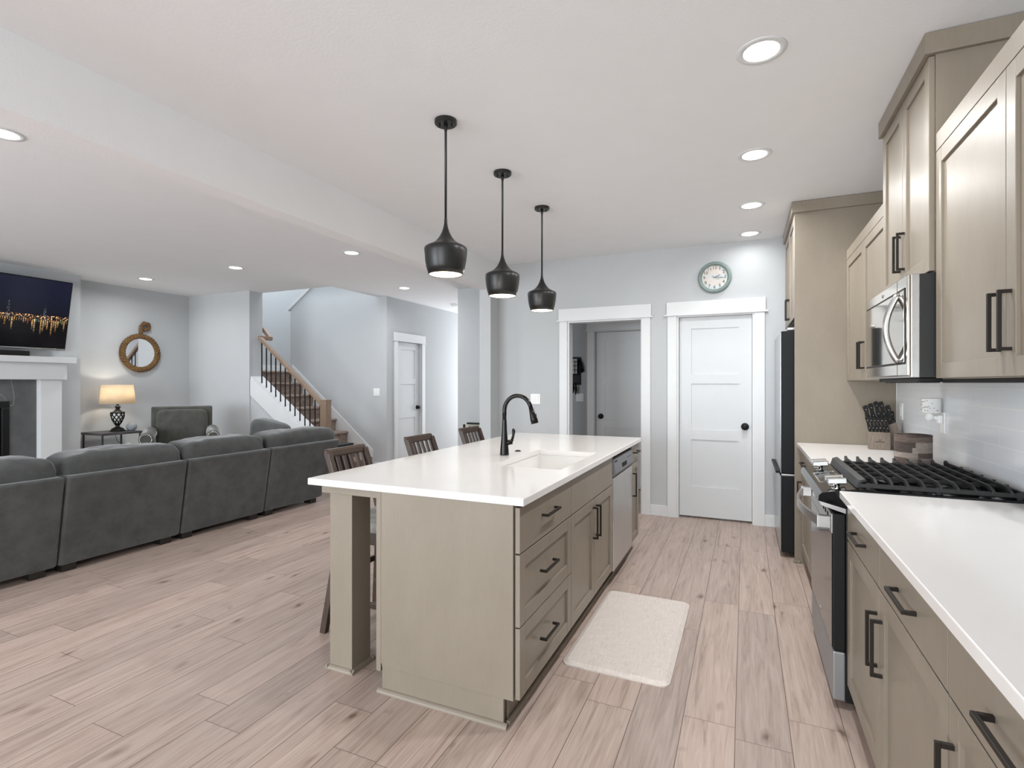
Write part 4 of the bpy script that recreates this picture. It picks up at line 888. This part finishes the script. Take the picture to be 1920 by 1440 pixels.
for i, (x, y) in enumerate(((-1.434, 2.375), (-1.446, 3.105), (-1.452, 3.85))):
    if i == 0: P0.location = (x, y, 0); P0['label'] = plabs[0]
    else: copy_tree(P0, (x, y, 0), plabs[i])
    l = bpy.data.lights.new('pendant_bulb', 'POINT'); l.energy = 2.5; l.color = (1.0, 0.78, 0.5); l.shadow_soft_size = 0.04
    o = bpy.data.objects.new('pendant_bulb', l); COL.objects.link(o); o.location = (x, y, 1.905)
def can():
    r = root('ceiling_light', 'x', 'ceiling light', (0, 0, 0), 'recessed ceiling lights')
    m = MB(); m.lathe([(0.068, 0.0), (0.070, -0.004), (0.094, -0.003), (0.097, -0.0003), (0.068, -0.0003)], n=40); part('trim_ring', m, trim_m, r)
    m = MB(); m.lathe([(0, -0.0022), (0.0685, -0.0022), (0.0685, -0.0003), (0, -0.0003)], n=36, smooth=False); part('lens', m, lens_m, r, 'glowing round lens')
    return r
cans = [((0.062, 2.408), 'nearest of the four can lights above the kitchen aisle'), ((0.053, 3.484), 'second nearest of the four can lights above the kitchen aisle'), ((0.046, 4.465), 'third nearest of the four can lights above the kitchen aisle'), ((0.040, 5.30), 'farthest of the four can lights above the kitchen aisle'),
        ((-7.225, 4.37), 'can light in the living room ceiling nearest the television wall'), ((-5.544, 4.38), 'can light in the living room ceiling above the sofa, in front of the stairs'), ((-3.794, 4.376), 'living room can light closest to the dropped beam'), ((-4.497, 6.30), 'can light in the hall ceiling near the closet door'), ((-3.739, 1.506), 'living room can light cut by the left edge of the photo')]
C0 = can()
for i, ((x, y), lab) in enumerate(cans):
    if i == 0: C0.location = (x, y, H); C0['label'] = lab
    else: copy_tree(C0, (x, y, H), lab)
    l = area('can_beam', (x, y, H-0.006), (0, 0, 0), 0.12, 0.12, 15 if i < 3 else (1.8 if i == 3 else 10.0), (0.97, 0.985, 1.0), 'DISK'); l.data.spread = math.radians(165)
m = MB(); m.lathe([(0, -0.035), (0.05, -0.035), (0.062, -0.025), (0.066, -0.0003), (0, -0.0003)], (-4.62, 7.95, H), n=28); thing('smoke_detector', 'round white smoke detector on the hall ceiling', 'smoke detector', m, plate_m)

# ------------------------------------------------------------------ bar stools (face +X, towards the island)
def stool():
    r = root('bar_stool', 'x', 'bar stool', (0, 0, 0), 'bar stools at the island')
    hw = 0.166
    # local: back at -x, seat forward at +x; origin on the floor below the seat centre
    for s in (-1, 1):
        m = MB(); y = s*(hw-0.014); L = [(-0.262, 0.0), (-0.205, 0.45), (-0.195, 0.62), (-0.235, 0.80), (-0.30, 0.972)]
        P = [(x-0.018, z) for x, z in L]+[(x+0.020, z) for x, z in L[::-1]]
        m.prism(P, 'y', y-0.016, y+0.016, 0.003)
        for v in m.bm.verts: v.co.y += s*0.07*max(0.0, 1-v.co.z/0.7)
        part('back_leg', m, stool_m, r)
        m = MB(); m.hexa([(0.185, y-0.016, 0), (0.215, y-0.016, 0), (0.215, y+0.016, 0), (0.185, y+0.016, 0), (0.155, y-0.018, 0.54), (0.193, y-0.018, 0.54), (0.193, y+0.018, 0.54), (0.155, y+0.018, 0.54)], 0.003); part('front_leg', m, stool_m, r)
    for y in (-hw+0.014, hw-0.014):
        m = MB(); m.bar((-0.222, y, 0.165), (0.195, y, 0.165), 0.018, 0.03, 0.002); part('stretcher', m, stool_m, r)
    for x in (0.185, -0.21):
        m = MB(); z = 0.24 if x > 0 else 0.29; m.box(x-0.01, x+0.01, -hw+0.03, hw-0.03, z, z+0.032, 0.002); part('stretcher', m, stool_m, r)
    m = MB(); m.box(-0.19, 0.19, -hw+0.004, hw-0.004, 0.492, 0.556, 0.004); part('apron', m, stool_m, r)
    m = MB(); m.pillow((0, 0, 0.592), (0.41, 0.37, 0.085), 0.5, 0.28, wr=0.002); part('seat_cushion', m, seat_m, r, 'mottled pale grey seat pad')
    m = MB(); m.hexa([(-0.313, -hw-0.002, 0.945), (-0.281, -hw-0.002, 0.945), (-0.281, hw+0.002, 0.945), (-0.313, hw+0.002, 0.945), (-0.327, -hw+0.004, 0.99), (-0.296, -hw+0.004, 0.99), (-0.296, hw-0.004, 0.99), (-0.327, hw-0.004, 0.99)], 0.010, 3); part('top_rail', m, stool_m, r)
    m = MB(); m.box(-0.226, -0.202, -hw+0.02, hw-0.02, 0.685, 0.72, 0.003); part('lower_rail', m, stool_m, r)
    for k in range(6):
        y = -0.135+0.054*k; m = MB(); m.hexa([(-0.224, y-0.010, 0.715), (-0.208, y-0.010, 0.715), (-0.208, y+0.010, 0.715), (-0.224, y+0.010, 0.715), (-0.307, y-0.010, 0.948), (-0.291, y-0.010, 0.948), (-0.291, y+0.010, 0.948), (-0.307, y+0.010, 0.948)], 0.002); part('slat', m, stool_m, r)
    return r
S0 = stool()
slabs = ['nearest of the three dark wooden bar stools at the island', 'middle one of the three dark wooden bar stools at the island', 'farthest of the three dark wooden bar stools at the island']
for i, (x, y) in enumerate(((-1.845, 2.432), (-1.845, 3.188), (-1.845, 3.948))):
    if i == 0: S0.location = (x, y, 0); S0['label'] = slabs[0]
    else: copy_tree(S0, (x, y, 0), slabs[i])

# ------------------------------------------------------------------ living room
# sofa
r_ = root('sectional_sofa', 'long charcoal velvet sectional sofa seen from behind', 'sofa', (-4.9, 3.0, 0))
secs = [(1.20, 2.105, 2.105), (2.112, 2.992, 2.992), (3.0, 3.862, 3.862), (3.87, 4.66, 4.85)]
for i, (a, b, bt) in enumerate(secs):
    m = MB(); zt = 0.705; m.hexa([(-4.74, a, 0.052), (-4.475, a, 0.052), (-4.475, b, 0.052), (-4.74, b, 0.052), (-4.63, a+0.004, zt), (-4.365, a+0.004, zt), (-4.365, bt, zt), (-4.63, bt, zt)], 0.022, 4, True); part('back', m, sofa_m, r_)
    m = MB(); m.pillow((-4.585, (a+bt)/2, 0.68), (0.33, (bt-a)-0.02, 0.36), 0.42, 0.24, 64, 34, wr=0.02, seed=i+1); part('back_cushion', m, sofa_m, r_)
    m = MB(); m.box(-5.42, -4.70, a+0.003, b-0.003, 0.062, 0.29, 0.03); part('base', m, sofa_m, r_)
    m = MB(); m.pillow((-5.08, (a+b)/2, 0.37), (0.78, b-a-0.01, 0.19), 0.5, 0.25, wr=0.004, seed=i+9); part('seat_cushion', m, sofa_m, r_)
    for y in (a+0.03, b-0.15):
        m = MB(); m.box(-4.60, -4.50, y, y+0.09, 0.0, 0.054, 0.004); part('foot', m, leg_m, r_)
    for y in (a+0.05, b-0.13):
        m = MB(); m.box(-5.38, -5.28, y, y+0.08, 0.0, 0.064, 0.004); part('foot', m, leg_m, r_)
m = MB(); m.hexa([(-5.42, 4.56, 0.10), (-4.55, 4.56, 0.10), (-4.55, 4.66, 0.10), (-5.42, 4.66, 0.10), (-5.42, 4.58, 0.64), (-4.55, 4.60, 0.70), (-4.55, 4.85, 0.70), (-5.42, 4.78, 0.64)], 0.03, 3, True); part('arm', m, sofa_m, r_)
m = MB(); m.pillow((-5.05, 4.44, 0.735), (0.52, 0.2, 0.40), 0.4, 0.4, 32, 20, wr=0.010, seed=31, rot=Matrix.Rotation(0.15, 3, 'Y')); thing('throw_pillow', 'charcoal pillow standing in the far corner of the sofa', 'pillow', m, sofa_m)
# black bin beyond the sofa
r_ = root('storage_bin', 'small black box standing between the sofa and the stairs', 'box', (-4.65, 5.25, 0))
m = MB(); m.box(-4.86, -4.66, 5.12, 5.40, 0, 0.56, 0.01); part('bin_body', m, black_m, r_)
m = MB(); m.box(-4.87, -4.65, 5.11, 5.41, 0.561, 0.59, 0.008); part('lid', m, black_m, r_)

# armchair (built facing -Y, then turned)
r_ = root('armchair', 'grey velvet armchair with rolled arms and nailhead trim in the corner', 'armchair', (0, 0, 0))
m = MB(); m.hexa([(-0.345, 0.30, 0.14), (0.345, 0.30, 0.14), (0.345, 0.46, 0.14), (-0.345, 0.46, 0.14), (-0.345, 0.36, 1.06), (0.345, 0.36, 1.06), (0.345, 0.50, 1.06), (-0.345, 0.50, 1.06)], 0.022, 3, True); bk = part('back', m, chair_m, r_)
m = MB(); m.pillow((0, 0.29, 0.73), (0.57, 0.15, 0.58), 0.25, 0.5, 36, 24, rot=Matrix.Rotation(-0.07, 3, 'X')); part('back_cushion', m, chair_m, r_)
for s in (-1, 1):
    m = MB(); m.box(min(s*0.28, s*0.39), max(s*0.28, s*0.39), -0.34, 0.34, 0.12, 0.68, 0.02); m.tube([(s*0.345, -0.37, 0.70), (s*0.345, -0.34, 0.70), (s*0.345, 0.33, 0.73)], [0.068, 0.076, 0.076], 20); am = part('arm', m, chair_m, r_)
    spots = [(s*0.345+0.06*math.cos(-0.6+k*(PI+1.2)/14), -0.370, 0.70+0.06*math.sin(-0.6+k*(PI+1.2)/14)) for k in range(15)]
    spots += [(s*0.335+d, -0.340, 0.59-0.05*k) for k in range(8) for d in (-0.045, 0.045)]
    nh = None
    for p in spots:
        if nh is None:
            m = MB(); m.lathe([(0, -0.006), (0.006, -0.004), (0.008, 0.001)], (0, 0, 0), axis='y', n=8); nh = part('nailhead', m, chrome_m, am); nh.location = p
        else:
            c = nh.copy(); COL.objects.link(c); c.parent = am; c.location = p
m = MB(); m.box(-0.29, 0.29, -0.34, 0.32, 0.12, 0.36, 0.02); part('base', m, chair_m, r_)
m = MB(); m.pillow((0, -0.04, 0.45), (0.56, 0.74, 0.20), 0.4, 0.25); part('seat_cushion', m, chair_m, r_)
for sx in (-0.32, 0.32):
    for sy in (-0.3, 0.38):
        m = MB(); m.cyl((sx, sy, 0), (sx, sy, 0.125), 0.02, 12, 0.03); part('leg', m, leg_m, r_)
r_.location = (-6.53, 4.385, 0); r_.rotation_euler = (0, 0, 0.95)

# side table, lamp, speaker ball
r_ = root('side_table', 'square dark side table with thin metal legs beside the chimney wall', 'side table', (-7.78, 4.28, 0))
m = MB(); m.box(-8.02, -7.56, 4.03, 4.53, 0.685, 0.715, 0.003); part('table_top', m, tabletop_m, r_)
for x in (-8.0, -7.58):
    for y in (4.05, 4.51):
        m = MB(); m.box(x-0.009, x+0.009, y-0.009, y+0.009, 0, 0.685, 0.001); part('leg', m, plain('grey_metal_leg', srgb(70, 72, 76), 0.5, metal=0.4), r_)
lx, ly, lz = -7.76, 4.33, 0.7155
r_ = root('table_lamp', 'table lamp with black lattice urn base and cream drum shade', 'lamp', (lx, ly, lz))
m = MB(); m.lathe([(0, 0), (0.085, 0), (0.087, 0.012), (0.075, 0.02), (0.07, 0.035), (0.035, 0.055), (0.02, 0.065), (0.026, 0.075), (0.02, 0.085)], (lx, ly, lz), n=32); part('lamp_base', m, black_m, r_)
up = [(0.022, 0.085), (0.045, 0.12), (0.066, 0.17), (0.076, 0.215), (0.076, 0.25)]
m = MB(); m.lathe([(0, 0.085)]+[(r-0.006, z) for r, z in up]+[(0, 0.25)], (lx, ly, lz), n=28); part('urn', m, plate_m, r_, 'white inner urn')
def upr(z):
    for (r0, z0), (r1, z1) in zip(up, up[1:]):
        if z <= z1: return r0+(r1-r0)*(z-z0)/(z1-z0)
    return up[-1][0]
m = MB()
for d in (-1, 1):
    for k in range(9):
        m.tube([(lx+upr(0.085+0.0165*t)*math.cos(2*PI*k/9+d*t*0.16), ly+upr(0.085+0.0165*t)*math.sin(2*PI*k/9+d*t*0.16), lz+0.085+0.0165*t) for t in range(11)], 0.006, 6)
m.lathe([(0.070, 0.246), (0.082, 0.246), (0.084, 0.256), (0.070, 0.262)], (lx, ly, lz), n=28, closed=True); part('lattice', m, black_m, r_)
m = MB(); m.lathe([(0.075, 0.256), (0.05, 0.268), (0.03, 0.285), (0.022, 0.30), (0.024, 0.315), (0.036, 0.325), (0.036, 0.332), (0.018, 0.34), (0.012, 0.37), (0.012, 0.46), (0, 0.46)], (lx, ly, lz), n=24); part('neck', m, black_m, r_)
m = MB(); m.lathe([(0.203, 0.375), (0.176, 0.628), (0.174, 0.628), (0.201, 0.375)], (lx, ly, lz), n=48, closed=True); part('lamp_shade', m, shade_m, r_)
m = MB(); m.tube([(lx-0.09, ly+0.02, lz+0.005), (-8.03, ly+0.1, lz+0.006), (-8.05, ly+0.12, lz-0.02), (-8.055, ly+0.16, 0.55), (-8.056, 4.62, 0.46)], 0.003, 6); thing('power_cord', 'thin black lamp cord hanging behind the side table to the outlet', 'cord', m, black_m)
l = bpy.data.lights.new('table_lamp_bulb', 'POINT'); l.energy = 4.5; l.color = (1.0, 0.91, 0.78); l.shadow_soft_size = 0.03
o = bpy.data.objects.new('table_lamp_bulb', l); COL.objects.link(o); o.location = (lx, ly, lz+0.52)
m = MB(); m.lathe([(0, 0), (0.035, 0.001), (0.055, 0.02), (0.064, 0.05), (0.06, 0.075), (0.042, 0.1), (0.02, 0.11), (0, 0.112)], (-7.72, 4.485, 0.7155), n=28); thing('speaker_ball', 'small grey ball speaker on the side table beside the lamp', 'speaker', m, globe_m)

# rope mirror
mc = (XL+0.03, 4.79, 1.806)
r_ = root('rope_mirror', 'round mirror in a twisted rope frame with a loop at the top', 'mirror', (XL, mc[1], mc[2]))
def rope(m, path, R, r, turns, closed, n=3):
    N = len(path)
    for s in range(n):
        pts = []
        for i, p in enumerate(path):
            p = Vector(p)
            d = (Vector(path[(i+1) % N])-Vector(path[i-1])) if closed else (Vector(path[min(i+1, N-1)])-Vector(path[max(i-1, 0)]))
            d.normalize(); nx = Vector((1, 0, 0)); nn = d.cross(nx).normalized(); a = 2*PI*(turns*i/(N if closed else N-1)+s/n)
            pts.append(p+(nn*math.cos(a)+nx*math.sin(a))*R)
        m.tube(pts, r, 7, closed=closed)
m = MB(); rope(m, [(mc[0], mc[1]+0.242*math.cos(2*PI*k/180), mc[2]+0.242*math.sin(2*PI*k/180)) for k in range(180)], 0.022, 0.019, 13, True)
m2 = MB()
path = [(mc[0], mc[1]+0.0+0.012*t, mc[2]+0.262+0.125*t) for t in (0, .25, .5, .75, 1)]
for k in range(1, 17):
    a = PI-k*2*PI*0.80/16; path.append((mc[0]+0.012, mc[1]+0.012+0.052+0.052*math.cos(a), mc[2]+0.387+0.052*math.sin(a)*0.9))
fr = part('frame', m, rope_m, r_)
rope(m2, path, 0.018, 0.015, 8, False); part('hanging_loop', m2, rope_m, r_)
m = MB(); m.lathe([(0, 0.0), (0.232, 0.0), (0.232, -0.02), (0, -0.02)], (mc[0], mc[1], mc[2]), axis='x', n=48, smooth=False); part('mirror_glass', m, mirror_m, r_)

# fireplace
r_ = root('fireplace_mantel', 'white fireplace surround with thick mantel shelf under the television', 'mantel', (-7.7, 2.72, 0))
yc = 2.72; ym = lambda y: 2*yc-y
m = MB(); m.box(-7.769, -7.53, ym(3.74), 3.74, 1.607, 1.678, 0.003); part('mantel_shelf', m, trim_m, r_)
m = MB(); m.box(-7.769, -7.60, ym(3.675), 3.675, 1.408, 1.6065, 0.003); part('frieze', m, trim_m, r_)
for a, b in ((3.425, 3.64), (ym(3.64), ym(3.425))):
    m = MB(); m.box(-7.769, -7.64, a, b, 0, 1.4075, 0.003); part('pilaster', m, trim_m, r_)
m = MB()
for b in ((ym(3.424), 3.424, 1.16, 1.4073), (3.17, 3.424, 0, 1.16), (ym(3.424), ym(3.17), 0, 1.16)): m.box(-7.769, -7.725, b[0], b[1], b[2], b[3])
thing('slate_surround', 'grey veined slate slabs around the firebox', 'stone surround', m, slate_m)
r_ = root('fireplace_insert', 'black framed glass fireplace insert set in the slate', 'fireplace', (-7.72, 2.72, 0))
m = MB(); y0, y1 = ym(3.168), 3.168
for b in ((y0, y1, 1.08, 1.158), (y0, y1, 0.1, 0.2), (y0, y0+0.07, 0.2, 1.08), (y1-0.07, y1, 0.2, 1.08)): m.box(-7.768, -7.705, b[0], b[1], b[2], b[3], 0.006)
m.box(-7.768, -7.715, y0, y1, 0, 0.1); part('frame', m, firebox_m, r_)
m = MB(); m.box(-7.735, -7.728, y0+0.071, y1-0.071, 0.201, 1.079); part('glass', m, bglass_m, r_)

# television and sound bar
tvb = Vector((-7.68, 0, 1.765)); tvt = Vector((-7.505, 0, 2.588)); dv = (tvt-tvb); Ht = dv.length; tilt = math.atan2(dv.x, dv.z)
r_ = root('television', 'wall mounted flat television showing a city skyline at night', 'television', (-7.68, 2.24, 1.765))
r_.rotation_euler = (0, tilt, 0)
O_ = Vector((-7.68, 2.24, 1.765)); Wt = 1.452
m = MB(); m.box(O_.x-0.045, O_.x-0.002, O_.y, O_.y+Wt, O_.z, O_.z+Ht, 0.004); part('bezel', m, black_m, r_)
m = MB(); m.box(O_.x-0.0019, O_.x+0.0006, O_.y+0.010, O_.y+Wt-0.010, O_.z+0.022, O_.z+Ht-0.010); sc_ = part('screen', m, tv_m, r_, 'lit screen with a night skyline')
m = MB(); m.box(O_.x-0.0019, O_.x+0.004, O_.y, O_.y+Wt, O_.z, O_.z+0.02, 0.002); part('bottom_strip', m, steel_m, r_)
m = MB(); m.box(O_.x-0.10, O_.x-0.046, O_.y+0.5, O_.y+0.95, O_.z+0.25, O_.z+0.45, 0.004); part('wall_bracket', m, black_m, r_)
# screen pattern is laid out from the right hand end of the screen (local origin at its left bottom)
m = MB(); m.box(-7.73, -7.64, 2.35, 3.325, 1.6785, 1.742, 0.006); thing('sound_bar', 'black sound bar on the mantel shelf under the television', 'sound bar', m, black_m)

# ------------------------------------------------------------------ stairs
RISE, RUN = 0.1965, 0.2435
nose = lambda k: -5.42-RUN*(k-1)
P = [(-5.395, 0.0)]
for k in range(1, 9):
    xn, z = nose(k), k*RISE
    P += [(xn-0.025, z-0.045), (xn, z-0.035), (xn+0.004, z-0.018), (xn-0.006, z-0.003), (xn-0.02, z)]
    if k < 8: P.append((nose(k+1)-0.028, z))
P[0] = (nose(1)-0.025, 0.0)
P += [(XL+0.002, 8*RISE), (XL+0.002, 8*RISE-0.2), (nose(8)-0.2, 8*RISE-0.2), (nose(3), 0.0)]
m = MB(); m.prism(P, 'y', 5.786, 6.740); m.box(XL+0.002, -7.21, 6.74, 7.948, 8*RISE-0.2, 8*RISE)
thing('carpeted_stairs', 'staircase covered in flecked brown carpet rising to a landing', 'stairs', m, carpet_m)
m = MB(); m.prism([(-6.70, zs(-6.66)), (-6.66, zs(-6.66)), (-5.27, zs(-5.27)), (-5.27, zs(-5.27)-0.27), (-6.70, zs(-6.70)-0.27)], 'y', YS-0.004, YS+0.019, 0.002)
m.prism([(-6.719, zs(-6.719)+0.0), (-5.30, zs(-5.30)+0.0), (-5.30, zs(-5.30)-0.03), (-6.719, zs(-6.719)-0.03)], 'y', YS+0.019, 5.785, 0.002)
struct('trim_9', m, trim_m, 'white sloped string board along the open side of the stairs', 'trim')
zk = lambda x: 0.869-0.80*(x+6.13)
m = MB(); m.prism([(-7.15, zk(-7.15)), (-5.42, zk(-5.42)), (-5.42, 0.0), (-5.62, 0.0), (-7.15, zk(-7.15)-0.42)], 'y', 6.742, 6.7595, 0.001); struct('trim_10', m, trim_m, 'white skirt board on the wall side of the stairs', 'trim')
r_ = root('stair_railing', 'brown oak stair railing with square newel and black iron balusters', 'railing', (-5.33, 5.65, 0))
yr = YS+0.095
m = MB(); m.box(-5.288+0.0-0.105, -5.288, yr-0.055, yr+0.055, 0, 1.125, 0.004); m.box(-5.398, -5.283, yr-0.06, yr+0.06, 1.12, 1.135, 0.003); part('newel_post', m, newel_m, r_)
m = MB(); zr = lambda x: 1.065-0.80*(x+5.39)
P = [(-5.392, zr(-5.392)+0.032), (-5.392, zr(-5.392)-0.032), (-6.60, zr(-6.60)-0.032), (-6.60, zr(-6.60)+0.032)]
m.prism(P, 'y', yr-0.032, yr+0.032, 0.010)
part('handrail', m, newel_m, r_)
m = MB(); m.bar((-6.61, yr-0.03, zr(-6.60)+0.01), (-6.60, yr+0.20, zr(-6.60)+0.01), 0.05, 0.06, 0.008); m.bar((-6.59, yr+0.18, zr(-6.60)+0.0), (-6.80, yr+0.22, zr(-6.60)+0.17), 0.05, 0.06, 0.008); part('handrail_return', m, newel_m, r_)
for k in range(13):
    x = -6.575+0.0945*k; m = MB(); m.box(x-0.0065, x+0.0065, yr-0.0065, yr+0.0065, zs(x)+0.0, zr(x)-0.03); part('baluster', m, black_m, r_)
# key rack on the hall wall
r_ = root('key_rack', 'small pale wooden key shelf with dark top on the hall wall', 'key rack', (-3.6, 6.69, 0.72))
m = MB(); m.box(-3.735, -3.40, 6.672, 6.6995, 0.70, 0.775, 0.002); part('back_board', m, plain('pale_board', srgb(196, 190, 178), 0.7), r_)
m = MB(); m.box(-3.735, -3.70, 6.668, 6.6718, 0.705, 0.77); m.box(-3.66, -3.40, 6.64, 6.672, 0.776, 0.80, 0.002); part('dark_shelf', m, black_m, r_)
m = MB(); m.tube([(-3.62, 6.66, 0.75), (-3.63, 6.645, 0.72), (-3.60, 6.64, 0.70)], 0.006, 8); m.tube([(-3.50, 6.66, 0.75), (-3.51, 6.645, 0.72), (-3.48, 6.64, 0.70)], 0.006, 8); part('hook', m, black_m, r_)
